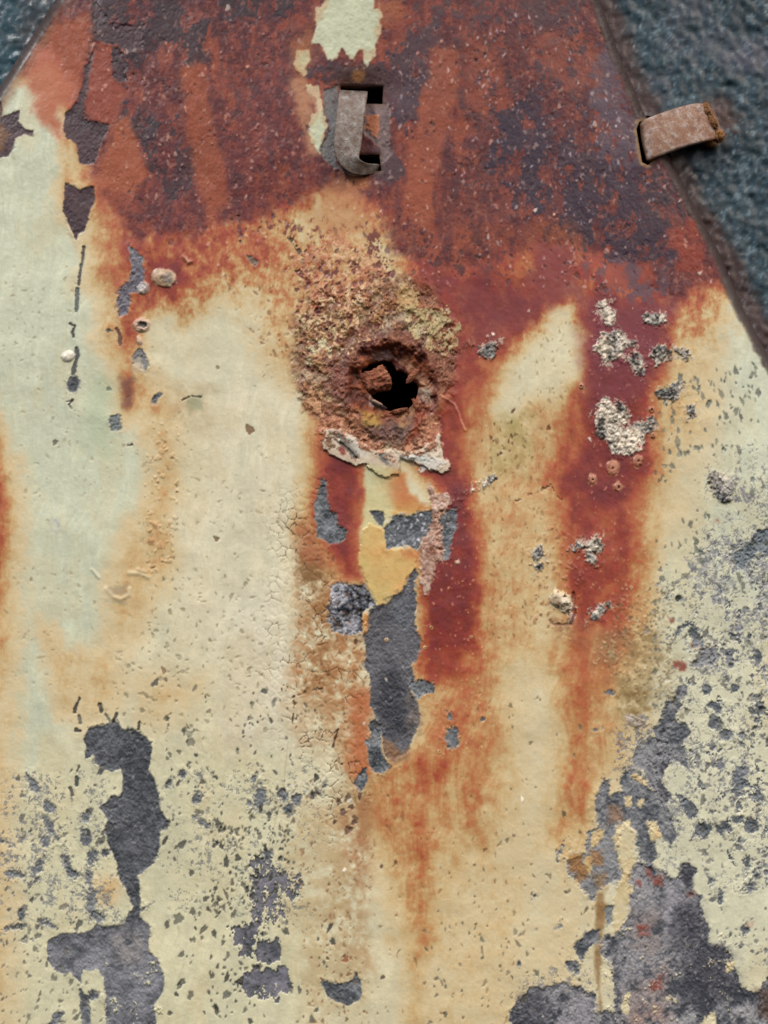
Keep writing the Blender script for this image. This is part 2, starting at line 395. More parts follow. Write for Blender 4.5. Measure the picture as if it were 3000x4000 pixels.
# smooth salmon runs in the mass
sal = C3(164, 90, 58)
wash2([(130, 100), (340, 60), (360, 150), (320, 330), (240, 440), (240, 560), (160, 480), (100, 330)], sal, .9, soft=30, lo=-2, hi=-.8)
wash2([(360, 200), (430, 180), (440, 300), (490, 350), (450, 480), (350, 470), (330, 400), (350, 280)], C3(148, 76, 56), .95, soft=10, jag=8, lo=-2, hi=-1.4)
wash2([(430, 480), (500, 440), (540, 560), (580, 680), (520, 760), (390, 740), (380, 640), (430, 540)], C3(164, 92, 58), .95, soft=18, jag=10, lo=-2, hi=-1.4)
wash2([(700, 260), (790, 240), (820, 420), (870, 600), (900, 800), (820, 860), (760, 700), (730, 500)], C3(160, 86, 52), .8, soft=24, jag=12, lo=-2, hi=-.9)
wash2([(1680, 200), (1800, 180), (1780, 400), (1700, 700), (1680, 900), (1600, 880), (1590, 700), (1640, 450)], C3(160, 88, 58), .8, soft=20, jag=20, lo=-1.8, hi=-.7)
wash2([(1800, 100), (1960, 150), (1960, 400), (1900, 500), (1820, 400)], C3(156, 82, 54), .6, lo=-.6, hi=.1)
wash2([(2100, 120), (2330, 160), (2330, 330), (2200, 360), (2060, 300)], C3(150, 80, 56), .65, lo=-.5, hi=.1)
wash2([(1780, 900), (1960, 900), (2080, 1000), (2040, 1120), (1850, 1060)], C3(158, 78, 42), .7, soft=60, lo=-.6, hi=.3)
wash2([(2050, 900), (2230, 860), (2320, 960), (2280, 1010), (2080, 980)], C3(158, 90, 56), .7, soft=40, lo=-.6, hi=.2)
for (x, y, r) in ((2405, 1075, 42), (2530, 1060, 30), (2320, 1020, 28), (2640, 930, 40), (2700, 1000, 50), (2720, 890, 40)):
    wash2([(x-r, y-r), (x+r, y-r), (x+r, y+r*1.2), (x-r, y+r*1.2)], C3(150, 68, 48), .85, soft=16, jag=14, js=30, lo=-3, hi=-2)
wash2([(2100, 930), (2230, 980), (2260, 1160), (2150, 1190), (2060, 1100)], C3(124, 54, 50), .9, soft=40, lo=-2, hi=-1)
wash2([(1300, 700), (1420, 680), (1450, 900), (1300, 950), (1200, 860)], C3(176, 126, 82), .7, soft=35, lo=-.9, hi=0)
wash2([(1340, 690), (1460, 690), (1440, 740), (1360, 740)], C3(182, 118, 72), .9, soft=20, lo=-2, hi=-1)
wash2([(1130, 200), (1230, 60), (1240, 200), (1160, 300)], C3(170, 112, 66), .8, soft=40, lo=-2, hi=-1)
wash2([(1450, 0), (1560, -20), (1560, 60), (1480, 120)], C3(170, 104, 62), .8, soft=30, lo=-1, hi=-.3)
wash2([(1130, 300), (1200, 300), (1230, 480), (1260, 640), (1200, 600), (1160, 460)], C3(184, 140, 100), .85, soft=22, lo=-1.5, hi=-.6)
COL = COL*(1-.14*top[..., None]*np.array([.8, 1.1, 1.0]))
glint = sstep(.50, .8, fbm(U, V, 15, 2, 33, ay=1.5, rot=.3)+.15*nB)*top  # pale glints painted into the rust colour
COL = mixc(COL, np.broadcast_to(C3(160, 122, 104), COL.shape), glint*.35)

wash([(2270, 1150), (2620, 1190), (2600, 1420), (2450, 1560), (2290, 1540), (2280, 1300)], C3(108, 46, 58), .6, soft=50)
wash([(1780, 1120), (2150, 1150), (2050, 1270), (1860, 1330)], C3(104, 44, 50), .5, soft=50)
# relief common to everything
ridge = 1-np.abs(fbm(U, V, 28, 3, 35))
Z += 1.1*nD*(.4+.45*top)+.4*nE*(.4+.7*top)+0.7*nC*(.35+.4*top)+0.9*nB+8*nA
Z += .8*fine*top
# rough orange-peel where the stain is cracked
crk = field_in([(1080, 1950), (1240, 1850), (1260, 2250), (1450, 2400), (1450, 3100), (1300, 3300), (1150, 3000), (1030, 2700)], 160)
d1, d2, _ = cells(U+10*nC, V+10*nC, 34, 3)
Z += crk*1.3*np.minimum((d2-d1)*2.5, 1)
crackm = sstep(.09, .0, (d2-d1))*sstep(.18, .62, rel(60, 3, 41)+.25)*crk
COL = mixc(COL, np.broadcast_to(C3(84, 60, 38), COL.shape), crackm*.75)
Z -= crackm*3

# ---- 4. chipped patches ----------------------------------------------------
gr1, gr2 = C3(68, 72, 76), C3(114, 118, 121)
FR = fbm(U, V, 17, 4, 64, ay=1.3, gain=.8, rot=.9)
GRAN = cells(U+5*nD, V+5*nD, 15, 5)
def chip(pts, c1=gr1, c2=gr2, bias=0., h=-3.2, soft=8, jag=9, js=36, amt=1., name='bare_metal_patch', label=None, reg=None, gran=0., kind='poly', warp=0, rough=1.2, lip=.5, oct_=4, k2=1.0, fray=.75, ct=1.0):
    sl, m = area(pts, soft=soft, jag=jag, js=js, kind=kind, warp=warp, oct_=oct_)
    if fray:
        s2, m2 = area(pts, soft=54, jag=jag*1.6, js=js, kind=kind, warp=warp)
        f2 = m2+.55*FR[s2]-.62
        k_ = sstep(0, .16, f2)*fray
        COL[s2] = mixc(COL[s2], np.broadcast_to(c2*.85+C3(190, 184, 160)*.15, COL[s2].shape), k_*.75); Z[s2] += h*.5*k_+2.0*np.clip(m2*(1-m2)*4, 0, 1)*np.clip(.5+nC[s2], 0, 1)*(1-k_)
    t = np.clip(.5+bias+ct*(.55*nB[sl]+.35*nD[sl]+.25*nE[sl]+.35*nC[sl]), 0, 1)
    c = mixc(np.broadcast_to(c1, COL[sl].shape), np.broadcast_to(c2, COL[sl].shape), t)
    if gran:
        g1, g2, gr = (q[sl] for q in GRAN)
        v = np.clip((.60-g1)*1.4+.6*gr+.8*nC[sl]+.35*FR[sl], -.8, .75)
        c = c+(v-.25)[..., None]*gran*np.array([.30, .29, .28])
        Z[sl] += m*gran*5*(.6-g1)
    if lip:     # thin pale broken paint edge round the chip
        e = np.clip(m*(1-m)*4, 0, 1)
        COL[sl] = mixc(COL[sl], np.broadcast_to(C3(190, 176, 146), COL[sl].shape), e*lip*.35)
    COL[sl] = mixc(COL[sl], c, m*amt)
    Z[sl] += h*m+rough*m*(nE[sl]*1.0+nD[sl])
    if reg is None and name: reg = newreg(name, label)
    if reg is not None:
        r = REG[sl]; r[m > .5] = reg
    return sl, m

ox1, ox2 = C3(56, 41, 46), C3(76, 57, 60)
dk = dict(c1=ox1, c2=ox2, h=-3, fray=.3, name='dark_oxide_patch', js=30, jag=6, rough=.6, lip=.15)
chip([(365, -60), (365, 140), (352, 170), (345, 232), (366, 200), (345, 290), (330, 400), (322, 430), (330, 468), (430, 485), (428, 505), (395, 560), (370, 640), (312, 640), (298, 560), (258, 535), (246, 490), (255, 440), (300, 395), (322, 340), (332, 300), (330, 265), (348, 240), (350, 170), (366, 140), (366, -60)], **dk)
chip([(255, 716), (310, 738), (368, 728), (374, 775), (345, 850), (325, 905), (292, 925), (268, 870), (246, 828), (252, 770)], **dk)
chip([(-60, 400), (4, 402), (8, 456), (40, 446), (78, 430), (68, 474), (98, 505), (134, 508), (128, 534), (92, 525), (62, 540), (52, 580), (36, 606), (0, 615), (-60, 640)], **dk)
chip([(285, 905), (303, 905), (298, 938), (290, 930)], **dict(dk, name=None, soft=4))
sl, m = area([(-60, 470), (20, 490), (40, 520), (10, 580), (-60, 620)], soft=24, jag=10)
COL[sl] = mixc(COL[sl], np.broadcast_to(C3(124, 88, 52), COL[sl].shape), m*.7)
chip([(440, 165), (490, 200), (560, 190), (560, 100), (430, 90), (370, 0), (370, 150), (440, 175), (435, 290), (440, 310), (470, 318), (488, 312), (500, 260), (480, 210)], **dict(dk, js=26, jag=10))
chip([(505, 962), (560, 1004), (562, 1075), (560, 1120), (540, 1138), (512, 1150), (506, 1190), (495, 1225), (462, 1240), (458, 1180), (462, 1130), (505, 1100), (512, 1040)], C3(84, 80, 90), C3(118, 116, 122), js=30, jag=8)

# pale paint left standing at the top
def paintisle(pts, c=C3(186, 190, 160), name='cream_paint_patch', label=None, rimc=C3(176, 128, 84), soft=9, jag=9, js=30, h=1.6, rim=.75, hgt=True, c2=None):
    sl, m = area(pts, soft=soft, jag=jag, js=js)
    c2 = c*.95 if c2 is None else c2
    t = np.clip(.5+.6*nB[sl]+.5*nC[sl], 0, 1)
    col = mixc(np.broadcast_to(c, COL[sl].shape), np.broadcast_to(c2, COL[sl].shape), t)
    if rim:
        s2, mi = area(pts, soft=60, jag=22, js=50); 
        mm = np.zeros((H, W)); mm[s2] = mi
        inner = sstep(.5, 1.0, mm[sl])
        col = mixc(np.broadcast_to(rimc, col.shape)*.5+col*.5, col, np.clip(inner+.35-rim*.3, 0, 1))
    COL[sl] = mixc(COL[sl], col+(.02*nD[sl])[..., None], m)
    Z[sl] += h*m
    if name:
        g = newreg(name, label); r = REG[sl]; r[m > .5] = g
paintisle([(1235, 40), (1262, 20), (1290, -80), (1452, -80), (1462, 30), (1490, 52), (1486, 118), (1474, 160), (1466, 222), (1446, 238), (1432, 262), (1420, 240), (1414, 200), (1400, 198), (1392, 222), (1372, 228), (1352, 206), (1336, 188), (1324, 222), (1300, 236), (1282, 232), (1262, 190), (1240, 176), (1218, 172), (1232, 110)], label='largest patch of pale cream paint at the top edge')
paintisle([(1160, 196), (1206, 196), (1214, 232), (1200, 262), (1192, 292), (1170, 280), (1146, 252)], c=C3(182, 172, 134))
paintisle([(1200, 332), (1240, 338), (1256, 400), (1264, 436), (1282, 492), (1268, 530), (1258, 570), (1250, 605), (1232, 585), (1216, 545), (1204, 500), (1216, 455), (1240, 430), (1226, 380), (1204, 360)])
sl, m = area([(1204, 345), (1238, 345), (1250, 420), (1236, 440), (1212, 400)], soft=20, jag=10); COL[sl] = mixc(COL[sl], np.broadcast_to(C3(176, 146, 116), COL[sl].shape), m*.6)
# bare steel round the strap
gs = dict(c1=C3(86, 82, 82), c2=C3(116, 112, 108), h=-2.5, jag=5, js=30, soft=8, name='bare_metal_patch', rough=.5)
chip([(1262, 350), (1316, 335), (1322, 420), (1305, 560), (1310, 640), (1345, 668), (1300, 655), (1262, 622), (1246, 590), (1262, 560), (1270, 530), (1286, 495), (1266, 430)], label='grey bare steel strip left of the strap', **gs)
chip([(1432, 408), (1500, 402), (1528, 420), (1520, 500), (1532, 600), (1490, 640), (1490, 580), (1420, 520), (1425, 460)], **dict(gs, c1=C3(82, 66, 68), c2=C3(112, 94, 92), name='dark_oxide_patch'))
chip([(1432, 455), (1478, 450), (1484, 500), (1470, 535), (1448, 525), (1446, 508), (1426, 505)], C3(158, 92, 62), C3(166, 102, 70), h=1.5, jag=5, js=30, name='rust_scab', rough=.3, lip=0)
sl, m = area((1400, 300, 105, 46, 0), kind='ell', soft=40, jag=14, js=50)
COL[sl] = mixc(COL[sl], np.broadcast_to(C3(66, 44, 40), COL[sl].shape), m*.85)
sl, m = area((1402, 298, 26, 24, 0), kind='ell', soft=20, jag=8, js=30)
COL[sl] = mixc(COL[sl], np.broadcast_to(C3(136, 90, 46), COL[sl].shape), m*.8)
Z -= 22*np.exp(-((U-1405)/150)**2-((V-350)/60)**2)      # the sheet is pressed in above the slot

# ---- 5. corroded collar round the hole --------------------------------------
cx0, cy0 = 1533., 1515.
rad = np.hypot(U-cx0, V-cy0)
collar_pts = [(1150, 1240), (1250, 1160), (1400, 1100), (1540, 1080), (1640, 1090), (1740, 1190), (1800, 1280), (1815, 1370), (1790, 1420), (1782, 1500), (1730, 1530), (1705, 1620), (1715, 1740), (1600, 1780), (1500, 1790), (1380, 1740), (1270, 1700), (1255, 1640), (1215, 1640), (1200, 1560), (1170, 1500), (1150, 1380)]
coll = newreg('rust_collar', 'corroded brown collar round the hole')
slc, mc = area(collar_pts, soft=70, jag=44, js=60)
t = np.clip(.5+.8*nC[slc]+.5*nD[slc], 0, 1)
c = mixc(np.broadcast_to(C3(66, 34, 25), COL[slc].shape), np.broadcast_to(C3(136, 82, 48), COL[slc].shape), t)
inn = sstep(330, 150, rad[slc])
c = mixc(c, np.broadcast_to(C3(84, 38, 36), c.shape), inn*.6*(.6+.6*nC[slc]))
COL[slc] = mixc(COL[slc], c, mc*np.clip(.80+.6*nC[slc]+.3*inn, 0, 1))
r = REG[slc]; r[mc > .5] = coll
Z[slc] += mc*(3+1.7*nD[slc]+1.2*nE[slc]+3.5*nC[slc])
# cream islands in the collar
fin2 = fbm(U, V, 26, 4, 61, ay=1.3, gain=.85)
def islands(pts, col, thr, soft=60, amt=.95, h=1.8, sharp=.16, c2=None, reg=None):
    sl, m = area(pts, soft=soft, jag=22, js=60)
    f = .8*fin2[sl]+.45*nC[sl]
    k = sstep(thr, thr+sharp, f-(1-m)*1.6)
    cc = np.broadcast_to(col, COL[sl].shape)
    if c2 is not None: cc = mixc(cc, np.broadcast_to(c2, cc.shape), np.clip(.5+nD[sl]+.6*nC[sl], 0, 1))
    COL[sl] = mixc(COL[sl], cc, k*amt); Z[sl] += h*k
    if reg is not None:
        q = REG[sl]; q[k > .5] = reg
crm = C3(188, 168, 122); crm2 = C3(168, 116, 74)
islands([(1130, 1000), (1300, 900), (1480, 950), (1520, 1100), (1440, 1200), (1240, 1200), (1150, 1150)], C3(200, 166, 124), -.04, c2=C3(172, 112, 78))
islands([(1150, 1200), (1440, 1140), (1430, 1330), (1320, 1400), (1260, 1500), (1170, 1480), (1140, 1300)], C3(192, 172, 128), -.10, c2=C3(160, 122, 76))
islands([(1200, 1300), (1280, 1320), (1310, 1380), (1290, 1420), (1200, 1440)], C3(184, 180, 142), -.35, soft=30, c2=C3(170, 176, 140))
islands([(1545, 1100), (1620, 1090), (1640, 1180), (1600, 1240), (1545, 1220)], C3(184, 160, 112), -.45, soft=26, c2=C3(164, 132, 86))
islands([(1570, 1210), (1750, 1200), (1770, 1260), (1700, 1300), (1620, 1310), (1570, 1280)], C3(184, 172, 130), -.12, soft=30, c2=C3(164, 150, 104))
islands([(1640, 1290), (1790, 1270), (1810, 1380), (1740, 1420), (1660, 1380)], C3(184, 168, 124), -.04, soft=40, c2=C3(150, 124, 84))
islands([(1180, 1150), (1500, 1080), (1560, 1280), (1440, 1360), (1300, 1420), (1200, 1560), (1160, 1400)], C3(204, 180, 140), .22, soft=50, c2=C3(196, 156, 122))
islands([(1480, 1150), (1560, 1150), (1560, 1300), (1440, 1280)], C3(160, 116, 72), .1, soft=40)
islands([(1250, 1620), (1400, 1600), (1450, 1700), (1350, 1720), (1250, 1680)], C3(190, 136, 102), -.5, soft=40, c2=C3(150, 92, 66))
islands([(1640, 1600), (1710, 1600), (1720, 1740), (1640, 1740)], C3(194, 138, 106), -.5, soft=40, c2=C3(150, 90, 66))
islands([(1160, 1480), (1240, 1480), (1260, 1620), (1200, 1600)], C3(178, 134, 96), -.4, soft=30)
islands([(1400, 1690), (1640, 1700), (1700, 1760), (1450, 1770)], C3(190, 136, 104), -.3, soft=30, c2=C3(150, 96, 72))
islands([(1180, 1380), (1290, 1340), (1300, 1480), (1200, 1560)], C3(166, 124, 84), -.1, soft=40)
islands([(1280, 1480), (1400, 1500), (1420, 1620), (1300, 1600)], C3(150, 88, 60), .0, soft=40)
wash([(1270, 1400), (1400, 1420), (1400, 1560), (1290, 1580)], C3(98, 48, 48), .6, soft=30, jag=20, mod=brm)

# crater, raised burr, flaking in layers
rad = rad*(1+.10*nB+.10*nC)
_T = fbm(U, V, 90, 4, 68, gain=.65)*4.5
_fl = np.floor(_T); terr = _fl+sstep(.72, 1.0, _T-_fl)
_m = np.zeros((H, W)); _m[slc] = mc
Z += _m*terr*2.2
COL = mixc(COL, np.broadcast_to(C3(186, 148, 108), COL.shape), _m*sstep(.62, .72, _T-_fl)*sstep(1.0, .9, _T-_fl)*.45)
COL = mixc(COL, np.broadcast_to(C3(60, 34, 30), COL.shape), _m*sstep(.10, .0, _T-_fl)*.6)
Z += -34*sstep(185, 108, rad)+9*np.exp(-((rad-180)/38.0)**2)
Z += 5*np.sin(np.arctan2(V-cy0, U-cx0)*3+1.2)*np.exp(-((rad-160)/40.0)**2)
cr = sstep(205, 150, rad+16*nC)
crc = mixc(np.broadcast_to(C3(78, 36, 28), COL.shape), np.broadcast_to(C3(146, 80, 48), COL.shape), np.clip(.4+nC+.5*nD, 0, 1))
COL = mixc(COL, crc, cr*.85)
wash([(1400, 1650), (1640, 1640), (1620, 1720), (1560, 1740), (1460, 1720)], C3(84, 66, 60), .8, soft=18, jag=14, js=40, mod=brm)
wash([(1400, 1600), (1490, 1620), (1480, 1670), (1420, 1660)], C3(158, 128, 62), .75, soft=14, jag=10, js=30, mod=brm)
wash([(1560, 1600), (1620, 1590), (1610, 1670), (1560, 1670)], C3(150, 116, 78), .7, soft=12, jag=10, js=30, mod=brm)
wash([(1630, 1580), (1660, 1600), (1640, 1700), (1580, 1740), (1620, 1660)], C3(132, 60, 34), .8, soft=12, jag=8, js=30)
wash([(1450, 1370), (1520, 1365), (1520, 1410), (1460, 1410)], C3(136, 112, 106), .7, soft=14, jag=10, js=30)
wash([(1570, 1385), (1640, 1440), (1690, 1520), (1680, 1600), (1640, 1500), (1560, 1420)], C3(166, 124, 96), .75, soft=10, jag=12, js=26, mod=brm)
wash([(1630, 1510), (1690, 1520), (1690, 1580), (1640, 1570)], C3(150, 140, 124), .65, soft=10, jag=10, js=26, mod=brm)
wash([(1435, 1540), (1460, 1560), (1500, 1580), (1500, 1600), (1450, 1585)], C3(170, 150, 138), .8, soft=6, jag=6, js=20)
# broken pale flake under the hole
fk = dict(soft=5, jag=12, js=40, h=9, rim=0)
paintisle([(1272, 1668), (1330, 1672), (1400, 1720), (1470, 1760), (1540, 1755), (1620, 1765), (1690, 1720), (1712, 1700), (1722, 1770), (1748, 1815), (1758, 1838), (1722, 1848), (1660, 1820), (1600, 1800), (1560, 1790), (1560, 1850), (1520, 1870), (1470, 1850), (1430, 1805), (1385, 1818), (1340, 1800), (1280, 1755), (1262, 1745)], c=C3(202, 188, 164), c2=C3(178, 158, 136), name='loose_paint_flake', label='pale ragged paint flake hanging below the hole', **fk)
islands([(1270, 1660), (1400, 1690), (1400, 1820), (1270, 1760)], C3(150, 120, 92), .05, soft=20, c2=C3(110, 84, 62), h=-2)
islands([(1560, 1780), (1750, 1790), (1740, 1840), (1640, 1830)], C3(196, 190, 178), -.1, soft=20, h=2)
wash([(1310, 1680), (1340, 1690), (1400, 1770), (1385, 1790), (1340, 1740)], C3(88, 88, 84), .75, soft=8, jag=7, js=26)
wash([(1345, 1690), (1420, 1740), (1440, 1790), (1400, 1780), (1370, 1740)], C3(196, 190, 176), .75, soft=10, jag=8, js=26)
wash([(1480, 1770), (1510, 1780), (1515, 1810), (1485, 1800)], C3(98, 102, 100), .8, soft=6, jag=6, js=20)
wash([(1325, 1745), (1350, 1740), (1350, 1775), (1332, 1780)], C3(118, 48, 40), .9, soft=6, jag=6, js=20)
wash([(1560, 1790), (1640, 1770), (1700, 1800), (1660, 1810)], C3(176, 182, 176), .6, soft=10, jag=8, js=26)
islands([(1270, 1640), (1340, 1660), (1440, 1730), (1600, 1740), (1700, 1690), (1725, 1700), (1720, 1780), (1600, 1775), (1540, 1800), (1440, 1770), (1300, 1710)], C3(196, 150, 118), .0, soft=26, c2=C3(150, 100, 76), h=2.5)
# yellow tongue between the two red legs
tg = [(1425, 1810), (1540, 1830), (1580, 1850), (1590, 1900), (1640, 1960), (1680, 1985), (1600, 2020), (1530, 2010), (1528, 2060), (1503, 2070), (1512, 2140), (1560, 2140), (1610, 2145), (1632, 2175), (1630, 2215), (1590, 2270), (1560, 2330), (1520, 2360), (1480, 2378), (1455, 2330), (1425, 2260), (1405, 2240), (1410, 2050), (1420, 1950)]
sl, m = area(tg, soft=26, jag=12, js=60)
y = V[sl]; x = U[sl]
tc = mixc(np.broadcast_to(C3(190, 180, 132), COL[sl].shape), np.broadcast_to(C3(190, 150, 86), COL[sl].shape), sstep(-.3, .4, .6*nB[sl]+(x-1500)/200+.3*nC[sl]))
tc = mixc(tc, np.broadcast_to(C3(172, 104, 50), tc.shape), sstep(1590, 1650, x+40*nB[sl])*.85)
tc = mixc(tc, np.broadcast_to(C3(182, 184, 150), tc.shape), sstep(1960, 1860, y)*sstep(1580, 1500, x)*.6)
tc = mixc(tc, np.broadcast_to(C3(170, 92, 50), tc.shape), sstep(90, 20, np.hypot(x-1580, (y-1910)*.8))*.7)
COL[sl] = mixc(COL[sl], tc+(.02*nD[sl])[..., None], m)
paintisle([(1440, 2040), (1498, 2072), (1510, 2142), (1560, 2140), (1608, 2145), (1632, 2172), (1628, 2215), (1590, 2265), (1550, 2325), (1500, 2345), (1478, 2378), (1455, 2330), (1425, 2265), (1400, 2190), (1410, 2090)], c=C3(192, 166, 104), c2=C3(196, 154, 92), h=3, rim=0, name='yellowed_paint_patch', label='tongue of yellowed paint between bare patches')
wash([(1570, 2150), (1630, 2160), (1625, 2210), (1590, 2190)], C3(172, 102, 54), .8, soft=18)

# ---- 6. bare patches, centre ------------------------------------------------
GL = C3(96, 97, 102); 
chip([(1256, 1872), (1272, 1880), (1282, 1950), (1292, 1990), (1315, 2010), (1322, 2045), (1352, 2075), (1345, 2100), (1325, 2118), (1290, 2125), (1262, 2105), (1238, 2098), (1232, 2050), (1226, 1975), (1240, 1940)], bias=.1, gran=.25)
chip([(1448, 2000), (1470, 1990), (1500, 2002), (1497, 2064), (1530, 2035), (1535, 2012), (1600, 2018), (1640, 2000), (1692, 1990), (1690, 2060), (1650, 2110), (1632, 2150), (1600, 2132), (1560, 2130), (1512, 2145), (1503, 2110), (1502, 2072), (1470, 2035)], bias=-.15, js=22, jag=5)
chip([(1705, 2000), (1785, 1985), (1782, 2060), (1760, 2110), (1755, 2185), (1722, 2190), (1700, 2130)], bias=0, gran=.3, js=22, jag=7)
chip([(1672, 1892), (1690, 1905), (1705, 1935), (1745, 1925), (1760, 1950), (1740, 1990), (1720, 2040), (1724, 2100), (1742, 2150), (1728, 2196), (1700, 2200), (1682, 2300), (1660, 2320), (1640, 2260), (1650, 2200), (1636, 2120), (1664, 2090), (1690, 2040), (1692, 1990), (1678, 1950)], C3(150, 106, 88), C3(172, 146, 130), gran=.55, h=2, js=24, jag=10, name='granular_crust', label='pinkish granular crust beside the bare patch')
chip([(1298, 2286), (1330, 2278), (1380, 2286), (1415, 2282), (1438, 2310), (1462, 2350), (1462, 2372), (1430, 2378), (1418, 2400), (1418, 2468), (1380, 2478), (1340, 2480), (1300, 2468), (1284, 2430), (1280, 2372), (1290, 2335)], C3(64, 66, 72), C3(150, 150, 156), gran=.9, name='granular_crust', label='grey pebbly crust left of the bare tongue', js=26, jag=9)
tongue = [(1618, 2222), (1630, 2240), (1618, 2300), (1632, 2360), (1618, 2440), (1645, 2500), (1640, 2560), (1610, 2600), (1618, 2655), (1605, 2690), (1632, 2760), (1640, 2820), (1618, 2880), (1590, 2940), (1540, 2975), (1505, 2950), (1492, 2880), (1470, 2800), (1450, 2760), (1445, 2660), (1422, 2600), (1432, 2530), (1422, 2480), (1442, 2410), (1440, 2385), (1474, 2362), (1510, 2360), (1530, 2340), (1562, 2312), (1590, 2272)]
chip(tongue, C3(70, 70, 74), C3(98, 97, 101), bias=-.05, js=24, jag=8, label='long grey tongue of bare steel below the hole')
wash([(1470, 2620), (1540, 2620), (1600, 2750), (1590, 2860), (1540, 2880), (1500, 2860), (1480, 2760)], C3(46, 48, 54), .75, soft=30)
wash([(1490, 2880), (1530, 2900), (1570, 2940), (1600, 2920), (1590, 2970), (1530, 2985), (1495, 2940)], C3(130, 92, 60), .75, soft=12, jag=6)
wash([(1600, 2680), (1640, 2760), (1630, 2860), (1600, 2900), (1590, 2780)], C3(124, 108, 92), .5, soft=20, mod=brm)
wash([(1520, 2340), (1600, 2330), (1600, 2450), (1540, 2440)], C3(104, 112, 120), .5, soft=40)
chip([(1440, 2830), (1468, 2800), (1485, 2830), (1490, 2920), (1510, 2980), (1528, 2995), (1500, 3026), (1465, 3018), (1440, 2980), (1440, 2930), (1422, 2900), (1445, 2880)], gran=.35, js=22, jag=7)
chip([(1408, 3010), (1430, 3000), (1434, 3050), (1412, 3098), (1398, 3080), (1380, 3060)], gran=.35, js=20, jag=6)
chip([(1600, 2670), (1650, 2655), (1695, 2672), (1692, 2708), (1650, 2712), (1640, 2735), (1620, 2720)], gran=.5, js=20, jag=7, name='granular_crust')
chip([(1418, 2390), (1438, 2392), (1436, 2480), (1420, 2478)], C3(190, 136, 82), C3(196, 146, 92), h=2, name=None, lip=0)
chip([(1750, 2778), (1768, 2790), (1766, 2812), (1745, 2808)], jag=6, js=16)
chip([(1745, 2850), (1768, 2838), (1790, 2850), (1796, 2890), (1780, 2925), (1750, 2920), (1738, 2885)], jag=8, js=18)
chip((1885, 2810, 9, 8, 0), kind='ell', name=None, jag=3, js=12)

# ---- 7. left side chips -----------------------------------------------------
G6a = [(344, 2848), (392, 2832), (420, 2826), (446, 2812), (478, 2850), (518, 2846), (548, 2862), (588, 2904), (590, 2964), (578, 3005), (603, 3048), (620, 3108), (627, 3169), (660, 3208), (651, 3240), (621, 3241), (627, 3289), (609, 3350), (573, 3398), (542, 3422), (546, 3494), (550, 3579), (585, 3627), (578, 3711), (615, 3747), (640, 3802), (633, 3874), (603, 3928), (610, 4060), (610, 4500), (300, 4500), (415, 4000), (410, 3844), (386, 3790), (325, 3790), (316, 3844), (277, 3800), (223, 3802), (187, 3747), (187, 3681), (241, 3645), (313, 3651), (374, 3621), (482, 3609), (524, 3542), (498, 3494), (470, 3434), (455, 3362), (422, 3290), (410, 3241), (422, 3199), (392, 3157), (434, 3114), (470, 3108), (482, 3048), (470, 3006), (434, 3018), (368, 2985), (362, 2946), (331, 2965), (338, 2928), (330, 2890)]
slg, mg = chip(G6a, C3(60, 63, 67), C3(94, 97, 102), bias=-.1, js=30, jag=7, label='long dark run of bare steel at lower left')
k = mg*sstep(3560, 3700, V[slg]+40*nB[slg])*np.clip(.7+.5*nC[slg], 0, 1)
COL[slg] = mixc(COL[slg], np.broadcast_to(C3(132, 133, 138), COL[slg].shape), k*.85)
islands([(390, 3720), (640, 3740), (640, 4200), (400, 4200)], C3(190, 186, 150), .62, h=4, reg=0)
wash([(440, 3660), (580, 3640), (570, 3760), (470, 3760)], C3(140, 132, 126), .5, soft=25, mod=brm)
chip([(310, 3860), (345, 3890), (352, 3960), (345, 4200), (310, 4200), (318, 3960)], js=22, jag=8)
chip([(215, 3960), (250, 3950), (235, 3990), (200, 4020), (190, 4000)], js=22, jag=8)
small = [(190, 3155, 38, 26, .8), (130, 3065, 40, 18, .9), (195, 3230, 55, 20, 1.1), (335, 3195, 18, 22, .5), (335, 3275, 24, 36, 0), (25, 3290, 30, 10, .3),
         (178, 3290, 22, 32, .2), (150, 3385, 22, 50, .5), (60, 3415, 42, 16, .2), (262, 3380, 18, 45, -.3), (285, 3415, 28, 18, 0), (360, 3350, 22, 40, .3), (355, 3520, 20, 60, .05), (350, 3440, 14, 46, 0),
         (410, 3330, 18, 16, 0), (85, 3575, 22, 30, -.6), (185, 3610, 36, 16, .5), (60, 3625, 40, 10, -.1), (380, 3580, 40, 22, .3), (565, 3545, 28, 10, -.4), (365, 3890, 24, 26, .5),
         (660, 3060, 16, 24, .5), (770, 3115, 22, 28, .6), (715, 3025, 22, 18, .5), (775, 3025, 12, 16, 0), (780, 3210, 42, 14, .5), (1015, 3110, 26, 52, .1), (1105, 3105, 26, 34, -.6), (1158, 3122, 24, 28, .2), (1125, 3160, 18, 22, .4), (975, 3140, 16, 14, 0),
         (1222, 3100, 14, 16, 0), (1258, 3080, 10, 22, .4), (1045, 3345, 20, 26, .3), (990, 3045, 14, 14, 0)]
for q in small:
    chip((q[0], q[1], q[2]*.8, q[3]*.8, q[4]), kind='ell', js=18, jag=11, bias=.15, soft=12, name='bare_metal_chip', h=-3, lip=.2)
